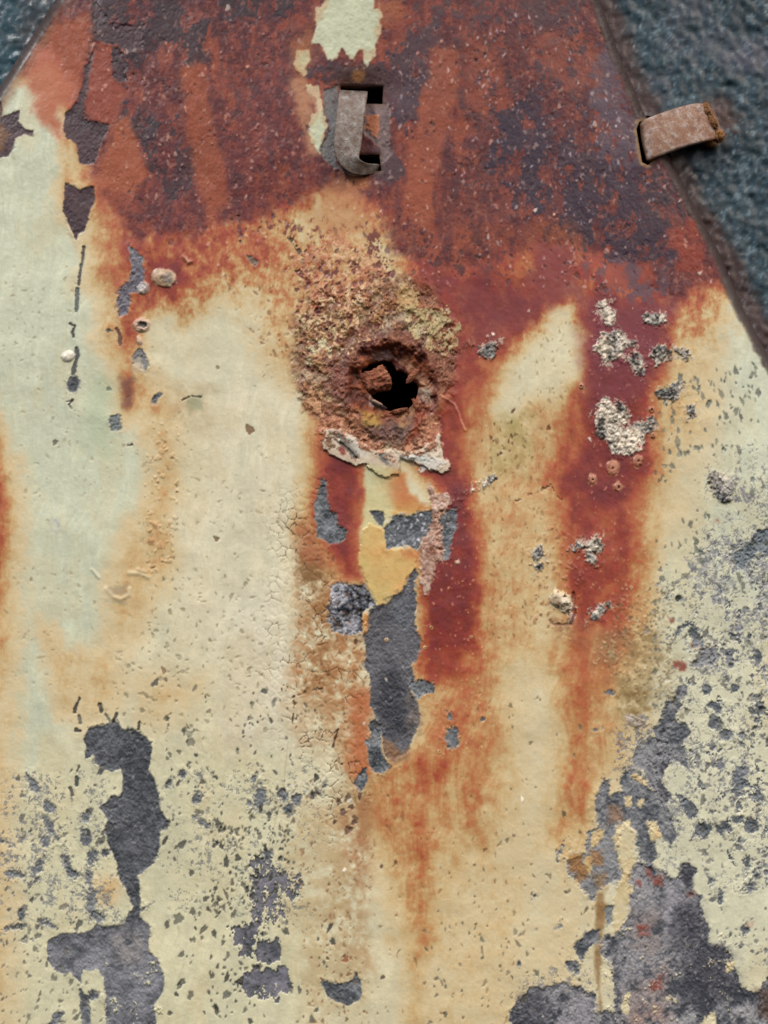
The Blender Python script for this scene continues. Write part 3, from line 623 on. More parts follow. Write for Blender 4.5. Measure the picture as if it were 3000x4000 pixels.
# streaky patch area low centre-left
def scatterpatch(pts, thr, name, label=None, soft=80, ny=1.6, s=30, c1=gr1, c2=C3(118, 116, 124), h=-4, seed=70, rot=.5, stuff=False, amt=1.0):
    sl, m = area(pts, soft=soft, jag=24, js=70)
    f = fbm(U[sl], V[sl], s, 4, seed, ay=ny, gain=.72, rot=rot)+.3*nB[sl]
    k = sstep(thr-.04, thr+.10, f-(1-m)*1.5)
    t = np.clip(.55+.5*nB[sl]+.35*nD[sl]+.2*nC[sl], 0, 1)
    c = mixc(np.broadcast_to(c1, COL[sl].shape), np.broadcast_to(c2, COL[sl].shape), t)
    COL[sl] = mixc(COL[sl], c, k*amt); Z[sl] += h*k+.8*k*nE[sl]
    g = newreg(name, label, 'stuff' if stuff else None); q = REG[sl]; q[k > .5] = g
    return sl, k
scatterpatch([(960, 3320), (1060, 3340), (1180, 3420), (1190, 3480), (1120, 3530), (1130, 3590), (1060, 3630), (990, 3620), (960, 3500)], -.10, 'flaked_area', 'flaked grey streaks low left of the brown stain', ny=1.6, rot=.9, s=22)
scatterpatch([(900, 3620), (1010, 3610), (1090, 3660), (1110, 3720), (1060, 3790), (990, 3760), (930, 3740)], -.30, 'flaked_area', soft=50)
scatterpatch([(940, 3850), (1010, 3780), (1110, 3790), (1130, 3870), (1080, 3920), (1020, 3930), (960, 3900)], -.42, 'flaked_area', soft=44)
chip([(1250, 3822), (1290, 3840), (1330, 3845), (1370, 3828), (1392, 3800), (1410, 3830), (1412, 3890), (1395, 3908), (1350, 3932), (1315, 3915), (1280, 3895), (1262, 3860)], js=26, jag=6, label='crescent of bare steel at the bottom', gran=.1)

# ---- 8. right-hand crust and flaking ----------------------------------------
cw = dict(c1=C3(84, 84, 84), c2=C3(182, 170, 150), gran=1.1, h=2.5, fray=1.0, lip=0, soft=12, js=26, jag=19, name='granular_crust', rough=2.5)
chip([(2332, 1580), (2362, 1562), (2440, 1590), (2452, 1620), (2446, 1662), (2500, 1640), (2548, 1628), (2562, 1672), (2512, 1692), (2500, 1752), (2462, 1782), (2402, 1772), (2372, 1732), (2334, 1694), (2322, 1634)], label='largest granular crust on the right red streak', **cw)
chip([(2345, 1300), (2420, 1290), (2450, 1340), (2430, 1400), (2360, 1430), (2330, 1370)], **cw)
chip([(2342, 1180), (2372, 1170), (2380, 1210), (2405, 1230), (2392, 1270), (2362, 1260), (2338, 1215)], **cw)
chip([(2525, 1230), (2600, 1225), (2615, 1262), (2560, 1268), (2520, 1262)], **cw)
chip([(2545, 1350), (2600, 1340), (2618, 1400), (2570, 1425), (2535, 1390)], **cw)
chip([(2635, 1360), (2700, 1370), (2710, 1400), (2650, 1398)], **cw)
chip([(2570, 1530), (2650, 1490), (2665, 1530), (2620, 1570), (2580, 1560)], **cw)
chip([(2675, 1590), (2712, 1580), (2712, 1640), (2680, 1650)], **cw)
chip([(2440, 1330), (2480, 1330), (2485, 1360), (2450, 1365)], **cw)
for (x, y, a, b) in ((2100, 2165, 22, 22), (2104, 2212, 20, 18), (2322, 2130, 34, 28), (2310, 2180, 22, 24), (2268, 2130, 30, 20), (2340, 2390, 36, 16), (1910, 1365, 34, 26), (1900, 1882, 36, 10), (2820, 1900, 40, 60), (2490, 1420, 26, 40)):
    chip((x, y, a, b, -.5), kind='ell', **dict(cw, name='granular_crust'))

def blister(x, y, rx, ry, an=0, h=9, c=C3(196, 184, 154), pit=.0, pc=C3(90, 88, 86), label=None, name='paint_blister', jag=6):
    sl, m = area((x, y, rx, ry, an), kind='ell', soft=6, jag=jag, js=18)
    c_, s_ = math.cos(an), math.sin(an)
    p = (c_*(U[sl]-x)+s_*(V[sl]-y))/rx; q = (-s_*(U[sl]-x)+c_*(V[sl]-y))/ry
    rr = np.hypot(p, q)
    Z[sl] += h*np.clip(1-rr*rr, 0, 1)**.5*m*(1+.25*nD[sl])
    COL[sl] = mixc(COL[sl], np.broadcast_to(c, COL[sl].shape)+(.07*nD[sl]+.06*FR[sl])[..., None], m*.85)
    if pit:
        k = sstep(pit, pit*.6, np.hypot(p-.1, q-.05)+.2*nD[sl])
        Z[sl] -= h*1.1*k; COL[sl] = mixc(COL[sl], np.broadcast_to(pc, COL[sl].shape), k*.9)
    g = newreg(name, label); r = REG[sl]; r[m > .5] = g
blister(640, 1085, 50, 38, .3, 10, C3(178, 158, 126), .0, label='large pale blister on the rusty upper left')
wash([(630, 1075), (670, 1065), (680, 1100), (650, 1112)], C3(120, 112, 104), .8, soft=8, jag=8, js=20)  # blister's shaded right side, painted darker
blister(552, 1268, 36, 30, 0, 10, C3(184, 160, 140), .5)
blister(560, 1125, 22, 28, .5, 9, C3(170, 162, 156))
blister(545, 1330, 12, 22, -.2, 7, C3(188, 164, 140))
blister(265, 1392, 30, 20, -.3, 9, C3(204, 196, 180))
blister(2188, 2342, 46, 34, .5, 15, C3(192, 178, 150), jag=20, label='raised pale flake on the lower right streak')
blister(2212, 2366, 30, 32, -.3, 13, C3(204, 194, 170), jag=16)
blister(2234, 2410, 12, 30, -.1, 8, C3(158, 140, 130), jag=12)
wash([(2160, 2330), (2190, 2340), (2200, 2370), (2170, 2360)], C3(120, 96, 72), .6, soft=8, jag=10, js=18)
for (x, y, r) in ((2492, 1800, 24), (2392, 1828, 30), (2314, 1872, 20), (2414, 1902, 18), (2270, 1508, 12), (2545, 1600, 14), (2550, 1700, 12)):
    blister(x, y, r*.85, r, 0, 6, C3(168, 116, 86), .3, C3(126, 78, 60), jag=10)
for (x, y, r) in ((1508, 2500, 9), (1685, 2452, 7), (1840, 2488, 7), (1660, 2530, 7), (1716, 2936, 8), (1782, 2196, 7)):
    blister(x, y, r, r, 0, 4, C3(196, 160, 110), .5, C3(110, 84, 60), jag=2)
# curled wrinkles left
def wrinkle(pts, r, c=C3(206, 198, 170), h=3.5):
    sl, m = area([(a, b, r) for a, b in pts], kind='line', soft=6, jag=4, js=16)
    d = sdline([(a, b, 0) for a, b in pts], U[sl], V[sl])
    Z[sl] += h*np.exp(-(d/r)**2)
    COL[sl] = mixc(COL[sl], np.broadcast_to(c, COL[sl].shape), m*.35)
    g = newreg('paint_wrinkle'); q = REG[sl]; q[m > .5] = g
wrinkle([(415, 2300), (440, 2330), (470, 2340), (502, 2325), (505, 2300)], 9)
wrinkle([(505, 2238), (545, 2240), (580, 2255)], 9)
wrinkle([(540, 2225), (570, 2235)], 7, C3(160, 140, 110))
wrinkle([(360, 2225), (385, 2255)], 6)
wrinkle([(720, 1005), (735, 1025), (745, 1020)], 7, C3(200, 180, 160), 8)
wrinkle([(1720, 1545), (1750, 1562), (1775, 1580), (1792, 1615), (1802, 1650), (1816, 1680)], 4, C3(220, 180, 150), 3)
wash([(415, 2295), (500, 2285), (490, 2320), (440, 2325)], C3(150, 132, 104), .7, soft=10, jag=8, js=20)
wash([(395, 2340), (500, 2350), (490, 2360), (430, 2356)], C3(150, 150, 126), .6, soft=8, jag=5, js=20)

# flaking on the right
far = [(2480, 3020), (2600, 2720), (2750, 2500), (2800, 2250), (2900, 2080), (3060, 1950), (3400, 2200), (3400, 3700), (2900, 3500), (2750, 3300), (2560, 3250)]
scatterpatch(far, .58, 'flaked_area', 'flaked grey specks over the lower right paint', ny=1.1, s=38, seed=81, soft=120, c1=C3(84, 89, 94), c2=C3(122, 125, 130), stuff=True)
scatterpatch([(2690, 2400), (2840, 2130), (3050, 2020), (3100, 2300), (2900, 2500), (2760, 2560)], .30, 'flaked_area', None, s=24, seed=83, soft=80, c1=C3(92, 98, 104), c2=C3(160, 160, 164), h=-2)
scatterpatch([(2800, 1850), (2900, 1820), (2980, 1950), (2860, 2010)], .12, 'flaked_area', None, s=22, seed=84, soft=60, c1=C3(120, 120, 120), c2=C3(176, 172, 166), h=-1)
def finewear(pts, thr, col, amt, seed, soft=120, s=15):
    sl, m = area(pts, soft=soft, jag=30, js=80)
    f = fbm(U[sl], V[sl], s, 4, seed, gain=.85, rot=.6)+.45*nB[sl]+.25*nC[sl]
    k = sstep(thr, thr+.22, f-(1-m)*1.5)
    cc = mixc(np.broadcast_to(col, COL[sl].shape), np.broadcast_to(C3(96, 98, 100), COL[sl].shape), np.clip(.5+nD[sl]+nE[sl], 0, 1))
    COL[sl] = mixc(COL[sl], cc, k*amt); Z[sl] -= 1.0*k
finewear([(2560, 2250), (2750, 2050), (2900, 1950), (3200, 1800), (3200, 3500), (2800, 3500), (2640, 3200), (2520, 2850)], .30, C3(150, 150, 146), .8, 401)
finewear([(2680, 2150), (3100, 1950), (3100, 2600), (2680, 2700)], .08, C3(160, 160, 158), .75, 402)
finewear([(2700, 1750), (3100, 1700), (3100, 2200), (2700, 2200)], .30, C3(158, 158, 152), .65, 403)
finewear([(-100, 3000), (430, 2980), (500, 3600), (-100, 3750)], .34, C3(140, 142, 138), .75, 404)
finewear([(560, 2950), (1280, 2950), (1250, 3650), (640, 3600)], .42, C3(130, 130, 120), .7, 405)
finewear([(2380, 2850), (2760, 2600), (2760, 3400), (2380, 3500)], .12, C3(140, 140, 142), .8, 406)
finewear([(1950, 3780), (3100, 3600), (3100, 4100), (1950, 4100)], .30, C3(150, 146, 142), .7, 407)
chip([(2860, 2180), (2960, 2080), (3060, 2030), (3060, 2170), (2960, 2160), (2880, 2230)], C3(74, 84, 90), C3(118, 126, 130), jag=18, js=26)
G = dict(soft=11, ct=1.5, bias=.1, c1=C3(74, 78, 84), c2=C3(130, 131, 132), js=24, jag=12)
chip([(2740, 2540), (2800, 2520), (2810, 2560), (2770, 2600), (2740, 2610), (2700, 2600)], **G)
chip([(2645, 2680), (2680, 2665), (2695, 2690), (2680, 2720), (2640, 2720)], **G)
chip([(2600, 2740), (2650, 2720), (2665, 2760), (2640, 2800), (2650, 2820), (2690, 2840), (2690, 2880), (2665, 2900), (2680, 2960), (2690, 3010), (2660, 2990), (2610, 2960), (2560, 2900), (2560, 2840), (2590, 2800)], label='grey bare patch between stain and flaked paint', **G)
chip([(2510, 2900), (2545, 2880), (2600, 2900), (2640, 2960), (2600, 3010), (2580, 3060), (2620, 3110), (2600, 3140), (2550, 3090), (2510, 3010), (2465, 2975), (2480, 2930)], **dict(G, c1=C3(66, 66, 74)))
chip([(2440, 3000), (2500, 3020), (2540, 3080), (2600, 3120), (2620, 3200), (2650, 3260), (2620, 3310), (2580, 3260), (2540, 3230), (2560, 3330), (2550, 3420), (2500, 3350), (2480, 3250), (2440, 3220), (2410, 3280), (2415, 3350), (2440, 3400), (2420, 3440), (2350, 3460), (2310, 3520), (2290, 3500), (2260, 3450), (2215, 3410), (2212, 3360), (2250, 3345), (2290, 3330), (2290, 3260), (2330, 3230), (2330, 3200), (2320, 3140), (2340, 3090), (2350, 3035), (2376, 3050), (2384, 3115), (2430, 3090), (2420, 3040)], label='branching grey bare patch beside the orange streak', **G)
for isl in ([(2440, 3115), (2470, 3110), (2465, 3150), (2445, 3150)], [(2490, 3125), (2518, 3120), (2515, 3158), (2492, 3155)], [(2470, 3030), (2510, 3030), (2525, 3070), (2500, 3060)], [(2530, 3205), (2570, 3200), (2580, 3270), (2545, 3290), (2530, 3250)], [(2310, 3265), (2350, 3230), (2365, 3250), (2330, 3300), (2306, 3310)], [(2280, 3340), (2310, 3350), (2305, 3420), (2290, 3400)]):
    paintisle(isl, c=C3(196, 184, 148), c2=C3(190, 166, 120), name='cream_paint_patch', rim=0, jag=11, js=24, h=1)
for (x0, y0, c, a) in ((2245, 3370, C3(146, 98, 50), .75), (2270, 3410, C3(150, 104, 56), .7), (2325, 3350, C3(150, 104, 60), .7), (2340, 3440, C3(140, 108, 72), .6), (2400, 3180, C3(146, 106, 76), .6), (2350, 3560, C3(136, 102, 60), .8)):
    wash([(x0-24, y0-30), (x0+26, y0-26), (x0+30, y0+30), (x0-18, y0+34)], c, a, soft=14, jag=12, js=26)
wash([(2330, 3480), (2360, 3480), (2365, 3560), (2350, 3700), (2340, 3860), (2365, 4000), (2330, 4200), (2340, 3900), (2325, 3750)], C3(134, 104, 66), .8, soft=10, jag=8)
mass = [(2460, 3420), (2490, 3370), (2530, 3380), (2580, 3400), (2640, 3430), (2665, 3380), (2690, 3370), (2725, 3395), (2700, 3420), (2700, 3480), (2735, 3500), (2740, 3580), (2765, 3610), (2762, 3690), (2830, 3690), (2855, 3720), (2845, 3770), (2880, 3790), (2890, 3850), (2920, 3880), (2960, 3870), (2985, 3830), (3060, 3760), (3400, 3800), (3400, 4500), (1950, 4500), (2000, 4060), (1990, 3960), (2030, 3900), (2070, 3855), (2130, 3860), (2190, 3835), (2280, 3860), (2320, 3890), (2330, 3960), (2400, 3950), (2400, 3850), (2390, 3760), (2350, 3720), (2360, 3650), (2400, 3660), (2440, 3610), (2465, 3560), (2460, 3500)]
slm, mm = chip(mass, C3(64, 67, 73), C3(142, 141, 142), ct=1.7, bias=.08, js=30, jag=12, label='large bare grey mass at the lower right corner', oct_=5)
chip([(2290, 3640), (2340, 3630), (2350, 3680), (2300, 3700), (2270, 3750), (2245, 3730), (2255, 3680)], **G)
chip([(2215, 3760), (2250, 3750), (2260, 3800), (2220, 3790)], **G)
chip([(2360, 3540), (2395, 3540), (2395, 3600), (2370, 3620)], C3(110, 116, 116), C3(128, 130, 128), js=20, jag=6)
dkm = C3(54, 54, 62)
wash([(2620, 3560), (2720, 3520), (2760, 3680), (2860, 3740), (2870, 3860), (2760, 3960), (2680, 3900), (2680, 3760), (2600, 3700)], dkm, .8, soft=50, jag=30, js=60, mod=np.clip(.8+.6*nC, 0, 1))
wash([(2040, 3880), (2140, 3860), (2140, 4200), (2030, 4200)], dkm, .7, soft=30, mod=brm)
wash([(2660, 3380), (2720, 3400), (2700, 3480), (2670, 3450)], dkm, .7, soft=12)
wash([(2950, 3860), (3060, 3850), (3060, 3980), (2980, 3960)], C3(80, 62, 54), .8, soft=30)
wash([(2440, 3860), (2600, 3760), (2620, 3950), (2560, 4200), (2440, 4200)], C3(146, 122, 112), .8, soft=40, mod=brm)
wash([(2480, 3580), (2560, 3560), (2600, 3700), (2540, 3760), (2470, 3700)], C3(130, 106, 92), .8, soft=30, mod=brm)
wash([(2600, 3460), (2660, 3440), (2640, 3560), (2600, 3700), (2580, 3600)], C3(150, 148, 154), .75, soft=20)
wash([(2480, 3400), (2600, 3420), (2640, 3600), (2560, 3900), (2420, 3980), (2400, 3760), (2460, 3600)], C3(138, 136, 138), .6, soft=50, mod=brm)
wash([(2150, 3880), (2320, 3900), (2320, 4100), (2160, 4150)], C3(134, 130, 136), .7, soft=30, mod=brm)
for (x0, y0, r) in ((2540, 3405, 16), (2515, 3635, 24), (2570, 3440, 20), (2560, 3850, 20), (2490, 3450, 12), (2930, 3615, 12), (2665, 2605, 14), (2640, 2595, 10), (2622, 2420, 10), (2700, 3492, 10), (2580, 3820, 12), (2800, 2030, 9), (2710, 2520, 12)):
    wash([(x0-r, y0-r), (x0+r, y0-r), (x0+r, y0+r), (x0-r, y0+r)], C3(118, 50, 38), .75, soft=8, jag=8, js=18, mod=brm)
islands([(2350, 3600), (2900, 3650), (2900, 4200), (2350, 4200)], C3(190, 182, 146), .66, h=4, reg=0, soft=40)
for isl in ([(2460, 3250+250), (2470, 3470), (2466, 3430)], [(2425, 3430), (2460, 3400), (2455, 3560), (2420, 3640), (2390, 3650), (2392, 3560), (2410, 3500)], [(2425, 3880), (2455, 3880), (2460, 3960), (2438, 3960)], [(2750, 3975), (2790, 3960), (2800, 4100), (2740, 4100)], [(2355, 3790), (2385, 3790), (2385, 3850), (2345, 3850)], [(2835, 3750), (2870, 3760), (2866, 3790), (2836, 3790)], [(2405, 3220), (2460, 3200), (2475, 3260), (2480, 3370), (2440, 3420), (2420, 3350), (2400, 3300)]):
    paintisle(isl, c=C3(198, 189, 156), c2=C3(192, 172, 128), name='cream_paint_patch', rim=0, jag=15, js=30, h=1)
for q in ((2760, 2690, 26, 26, 0), (2870, 2690, 16, 16, 0), (2800, 2760, 34, 22, 0), (2795, 2830, 30, 30, .4), (2840, 2870, 26, 22, 0), (2895, 2870, 18, 12, 0), (2790, 2918, 18, 12, 0), (2890, 3040, 34, 70, .2), (2965, 3110, 26, 26, 0), (2700, 3160, 40, 30, .8), (2740, 3240, 34, 34, 0),
          (2830, 3230, 34, 26, 0), (2930, 3230, 34, 40, 0), (2880, 3200, 26, 14, 0), (2885, 3280, 16, 22, 0), (2920, 3370, 12, 36, .1), (2955, 3425, 12, 12, 0), (2930, 3470, 24, 18, -.4), (2770, 3430, 12, 20, -.4), (2905, 3630, 12, 24, 0), (2810, 3510, 12, 26, 0),
          (2650, 2338, 12, 12, 0), (2605, 2335, 6, 8, 0), (2530, 2466, 8, 7, 0), (2655, 2460, 12, 44, .75), (2718, 2480, 26, 40, -.2), (2850, 2550, 22, 12, -.4), (2960, 2760, 20, 40, 0), (2960, 2560, 20, 30, 0), (2925, 2490, 8, 10, 0), (2855, 2597, 10, 10, 0),
          (2190, 3320, 8, 22, .4), (2190, 3618, 8, 12, .6), (2090, 3498, 6, 8, 0), (2028, 3765, 8, 10, 0), (2330, 2852, 16, 6, 0), (2390, 2705, 22, 8, 0)):
    chip((q[0], q[1], q[2]*.85, q[3]*.85, q[4]), kind='ell', js=26, jag=min(18, 5+q[3]*.5), soft=9, oct_=5, name='bare_metal_chip', h=-3, lip=.2, c1=C3(80, 86, 90), c2=C3(120, 124, 128))
chip([(2440, 2790), (2500, 2800), (2530, 2830), (2490, 2850), (2450, 2830)], C3(96, 84, 72), C3(160, 148, 132), jag=12, js=20, name='granular_crust', gran=.5, h=1)

# ---- 9. cracks and strokes ---------------------------------------------------
chip_and_shade_run = newreg('crack_and_shade_lines', None, None)
def stroke(pts, r, col=C3(62, 60, 54), h=-4, amt=.9, jag=4, brk=0, reg=None, js=16):
    sl, m = area([(a, b, r) for a, b in pts], kind='line', soft=5, jag=jag, js=js)
    if brk: m = m*sstep(-brk, .2-brk, fbm(U[sl], V[sl], 34, 2, 91))
    COL[sl] = mixc(COL[sl], np.broadcast_to(col, COL[sl].shape), m*amt); Z[sl] += h*m
    q = REG[sl]; q[m > .5] = chip_and_shade_run if reg is None else reg
stroke([(327, 968), (320, 1030), (313, 1060), (308, 1110)], 5.5, brk=.9)
stroke([(302, 1130), (301, 1170), (299, 1215)], 8, C3(78, 82, 78), brk=.9)
stroke([(275, 1265), (292, 1275), (285, 1300), (292, 1335)], 5, brk=.5)
stroke([(300, 1360), (304, 1390), (294, 1420), (285, 1460)], 8, C3(66, 68, 68), brk=.7)
stroke([(262, 1570), (282, 1565), (270, 1580), (280, 1605)], 4, brk=.5)
chip((286, 1503, 24, 32, .1), kind='ell', js=16, jag=5, name='bare_metal_chip')
chip([(530, 1372), (545, 1356), (568, 1385), (582, 1425), (570, 1450), (545, 1438), (520, 1420), (516, 1395)], jag=4, js=18, name='bare_metal_chip', c1=C3(88, 90, 94), c2=C3(130, 128, 124))
wash([(512, 1400), (545, 1400), (560, 1450), (525, 1460)], C3(186, 172, 146), .7, soft=8, jag=10, js=18)
chip([(600, 1545), (622, 1530), (634, 1540), (606, 1580), (592, 1572)], jag=4, js=16, name='bare_metal_chip')
chip([(425, 1620), (470, 1622), (472, 1680), (430, 1684)], jag=7, js=16, name='bare_metal_chip', bias=.1, c1=C3(84, 90, 88), c2=C3(110, 118, 116), soft=10)
wash([(725, 1555), (790, 1545), (790, 1600), (740, 1610)], C3(132, 136, 104), .6, soft=14, jag=10, js=24)
stroke([(712, 1565), (745, 1548), (785, 1552)], 3, C3(84, 74, 56), amt=.7)
stroke([(455, 1285), (468, 1310), (470, 1360)], 7, C3(92, 62, 50), brk=.3)
chip((423, 1291, 9, 7, 0), kind='ell', jag=2, js=12, name=None, c1=C3(70, 66, 56), c2=C3(80, 76, 66))
wash([(470, 1470), (520, 1480), (510, 1590), (480, 1590)], C3(92, 62, 58), .6, soft=18, jag=12, js=30)
stroke([(500, 1740), (515, 1737)], 4, C3(50, 40, 30))
wash([(200, 2020), (235, 2030), (235, 2085), (205, 2080)], C3(150, 148, 158), .7, soft=12, jag=14, js=18, mod=brm)
stroke([(312, 2730), (296, 2760), (292, 2780)], 6); stroke([(308, 2800), (312, 2825)], 6, C3(96, 100, 90)); stroke([(298, 2852), (312, 2856)], 7)
stroke([(390, 2752), (396, 2780)], 8); stroke([(412, 2792), (428, 2818)], 6, C3(104, 104, 96)); stroke([(456, 2790), (444, 2820)], 5)
stroke([(318, 2975), (302, 3010), (298, 3030)], 3.5, brk=.3, amt=.8); stroke([(300, 3040), (300, 3065)], 8, C3(66, 72, 68)); stroke([(275, 3080), (284, 3105)], 7, C3(80, 80, 76))
stroke([(545, 2822), (540, 2850)], 4)
stroke([(2015, 1962), (2060, 1940), (2110, 1920), (2152, 1898), (2190, 1950)], 3, C3(120, 92, 64), brk=.35, amt=.6, jag=8)
stroke([(1125, 2900), (1105, 3100), (1045, 3330)], 1.6, C3(150, 138, 110), h=-1, amt=.5, jag=0)
stroke([(1145, 2715), (1150, 2750), (1140, 2830)], 3, C3(100, 78, 48), brk=.3, jag=8); stroke([(1110, 2730), (1130, 2720), (1200, 2705), (1260, 2690)], 2.4, C3(110, 86, 56), brk=.3, jag=8, amt=.7)
stroke([(1290, 2880), (1320, 2850), (1300, 2920)], 3.5, C3(70, 48, 32), brk=.5); stroke([(1120, 2060), (1150, 2090)], 3, C3(110, 86, 56), brk=.4)
stroke([(2230, 2440), (2160, 2440), (2150, 2425)], 5, C3(96, 60, 44), h=-3, amt=.6)  # shadow under the raised flake, painted as a dark stroke
stroke([(2240, 2320), (2246, 2395), (2236, 2430)], 6, C3(110, 50, 40), h=-6, amt=.6)  # shadow on the flake's right, painted as a dark stroke
stroke([(1180, 930), (1192, 980)], 6, C3(104, 70, 48), brk=.4)
chip([(958, 992), (985, 1000), (1008, 1020), (1000, 1042), (978, 1030)], C3(96, 80, 66), C3(120, 104, 88), jag=6, js=20, name='bare_metal_chip', fray=.3)
stroke([(1130, 930), (1150, 950), (1170, 985)], 8, C3(80, 64, 44), brk=.6)
stroke([(930, 790), (938, 950)], 6, C3(92, 56, 52), brk=.4, amt=.6)
stroke([(1310, 1720), (1345, 1745), (1390, 1790)], 5, C3(80, 78, 74), h=-6, amt=.5)

# ---- 10. small pits, specks, grit and painted glints ------------------------------------------
def pts_in(poly, n, seed, dens=None):
    rs = np.random.RandomState(seed); a = np.asarray(poly, float)
    x = rs.uniform(a[:, 0].min(), a[:, 0].max(), n*3); y = rs.uniform(a[:, 1].min(), a[:, 1].max(), n*3)
    ok = sdpoly(poly, x, y) > 0
    if dens: ok &= (fbm(x, y, dens[0], 2, seed) > dens[1]+rs.uniform(-.3, .3, len(x)))
    return x[ok][:n], y[ok][:n], rs
_bl = 0
CREAM = set(i for i, q in enumerate(REGIONS) if q[0] in ('cream_paint_patch', 'yellowed_paint_patch', 'paint_blister'))
def specks(poly, n, r0, r1, col, h, seed, dens=None, asp=(1, 2), ang=(-.6, .6), amt=.9, base=np.pi/2, reg=None):
    x, y, rs = pts_in(poly, n, seed, dens)
    for a, b in zip(x, y):
        r = (.8*r0+(.8*r1-.8*r0)*rs.rand()**3.6) if n > 1 else r0; q = rs.uniform(*asp); t = base+rs.uniform(*ang)
        R_ = r*q*1.7+3
        i0, i1 = np.searchsorted(us, (a-R_, a+R_)); j0, j1 = np.searchsorted(vs, (b-R_, b+R_))
        if i1-i0 < 2 or j1-j0 < 2: continue
        s = (slice(j0, j1), slice(i0, i1))
        if n > 1 and REG[(j0+j1)//2, (i0+i1)//2] in CREAM: continue
        dx = U[s]-a; dy = V[s]-b; c, n_ = math.cos(t), math.sin(t)
        p = (c*dx+n_*dy)/(r*q); w = (-n_*dx+c*dy)/r
        th = np.arctan2(w, p)
        d = np.hypot(p, w)*(1+.16*np.sin(2*th+rs.rand()*6)+.12*np.sin(3*th+rs.rand()*6)+.10*np.sin(5*th+rs.rand()*6))+.16*nE[s]
        m = sstep(1.0+2.4/r, 1.0-2.0/r, d)
        k = amt*rs.uniform(.55, 1)
        COL[s] = mixc(COL[s], np.broadcast_to(col*rs.uniform(.85, 1.2), COL[s].shape), m*k)
        Z[s] += h*.55*m
        if reg is not None:
            g = REG[s]; g[(m > .5) & (g == 0)] = reg
spk = newreg('chip_specks', 'dark specks chipped through the cream paint', 'stuff')
dk1 = C3(66, 66, 60)
ALL = [(-100, -100), (3100, -100), (3100, 4100), (-100, 4100)]
LOW = [(650, 3100), (1400, 2900), (1500, 4000), (650, 4000)]
specks([(0, 1000), (1250, 1200), (1200, 2900), (0, 2900)], 420, 3, 8, C3(140, 128, 98), -2, 201, amt=.55, ang=(-1.6, 1.6), dens=(160, .0))
specks([(600, 2250), (1000, 2250), (1050, 2900), (450, 2900), (450, 2550)], 150, 4, 11, C3(118, 112, 86), -3, 202, amt=.6, ang=(-1.6, 1.6), reg=spk)
specks([(600, 2650), (1250, 2700), (1250, 3300), (700, 3300)], 150, 4, 12, dk1, -3.5, 203, dens=(120, .05), reg=spk)
specks([(820, 3180), (1150, 3130), (1150, 3450), (820, 3620)], 140, 5, 12, dk1, -4, 204, dens=(90, -.1), ang=(-.3, .9), asp=(1, 2.2), reg=spk)
specks([(660, 3050), (950, 3200), (900, 3700), (620, 3500)], 70, 4, 14, dk1, -4, 205, dens=(110, .05), reg=spk)
specks([(640, 3600), (1300, 3600), (1300, 4050), (640, 4050)], 110, 4, 14, dk1, -4, 206, dens=(110, .1), reg=spk)
specks([(0, 3020), (450, 2980), (470, 3500), (380, 3640), (0, 3700)], 100, 4, 17, C3(88, 88, 86), -4, 207, dens=(90, -.05), asp=(1, 2), ang=(.0, 1.0), reg=spk)
specks([(0, 3650), (300, 3700), (420, 4050), (0, 4050)], 90, 3, 12, C3(100, 98, 86), -3, 208, ang=(0, 1), reg=spk)
specks([(2560, 1500), (2950, 1400), (3100, 2300), (2520, 2300)], 210, 4, 13, C3(96, 100, 90), -3, 209, dens=(110, -.05), asp=(1, 2.4), ang=(-.5, .3), reg=spk)
specks([(2500, 2250), (3100, 2150), (3100, 2900), (2560, 2850)], 230, 4, 13, C3(104, 104, 94), -3, 210, dens=(100, -.15), ang=(-1.5, 1.5), reg=spk)
specks([(2620, 2850), (3100, 2850), (3100, 3850), (2800, 3650), (2740, 3300)], 230, 4, 14, C3(96, 97, 96), -3.5, 211, dens=(100, -.1), ang=(-1.5, 1.5), reg=spk)
specks([(2000, 2700), (2460, 2800), (2300, 3900), (1900, 4000), (1800, 3300)], 120, 3, 9, C3(110, 98, 74), -3, 212, reg=spk)
specks([(1250, 2900), (1900, 2600), (2050, 4050), (1250, 4050)], 160, 3, 9, C3(126, 94, 60), -3, 213, asp=(1, 3), amt=.6)
specks([(1650, 3550), (2100, 3550), (2100, 4050), (1650, 4050)], 60, 4, 11, C3(104, 100, 84), -3, 214, asp=(1, 2.4), reg=spk)
specks([(1880, 1650), (2150, 1600), (2150, 2500), (1900, 2500)], 170, 3, 8, C3(120, 86, 50), -2, 215, amt=.6, asp=(1, 2.6))
specks([(1930, 1600), (2030, 1600), (2000, 1800), (1900, 1780)], 16, 4, 9, C3(84, 58, 34), -3, 216)
specks([(2000, 1300), (2260, 1250), (2200, 1600), (2000, 1650)], 60, 3, 7, C3(140, 122, 84), -2, 217, amt=.6, asp=(1, 2.4))
specks([(450, 60), (2600, 60), (2700, 1150), (900, 1100), (500, 850)], 520, 4, 12, C3(66, 44, 46), -3, 218, dens=(120, -.1), amt=.65, asp=(1, 1.8))
specks([(300, 60), (2600, 60), (2700, 1150), (900, 1100), (400, 850)], 420, 4, 9, C3(206, 176, 158), 3, 219, dens=(140, -.2), amt=.5, asp=(1, 2))  # glint grains painted as pale raised specks
specks([(1500, 60), (2600, 60), (2800, 1150), (1600, 1100)], 260, 3, 7, C3(190, 180, 186), 3, 2190, dens=(140, -.1), amt=.6, asp=(1, 2.4))
specks([(1650, 1900), (1880, 1900), (1900, 2950), (1640, 2950)], 170, 3, 6, C3(196, 150, 116), 2, 220, amt=.65, asp=(1, 1.5))
specks([(2300, 1200), (2560, 1300), (2520, 2300), (2200, 2300)], 170, 3, 7, C3(186, 136, 112), 2, 221, amt=.6, asp=(1, 1.8))
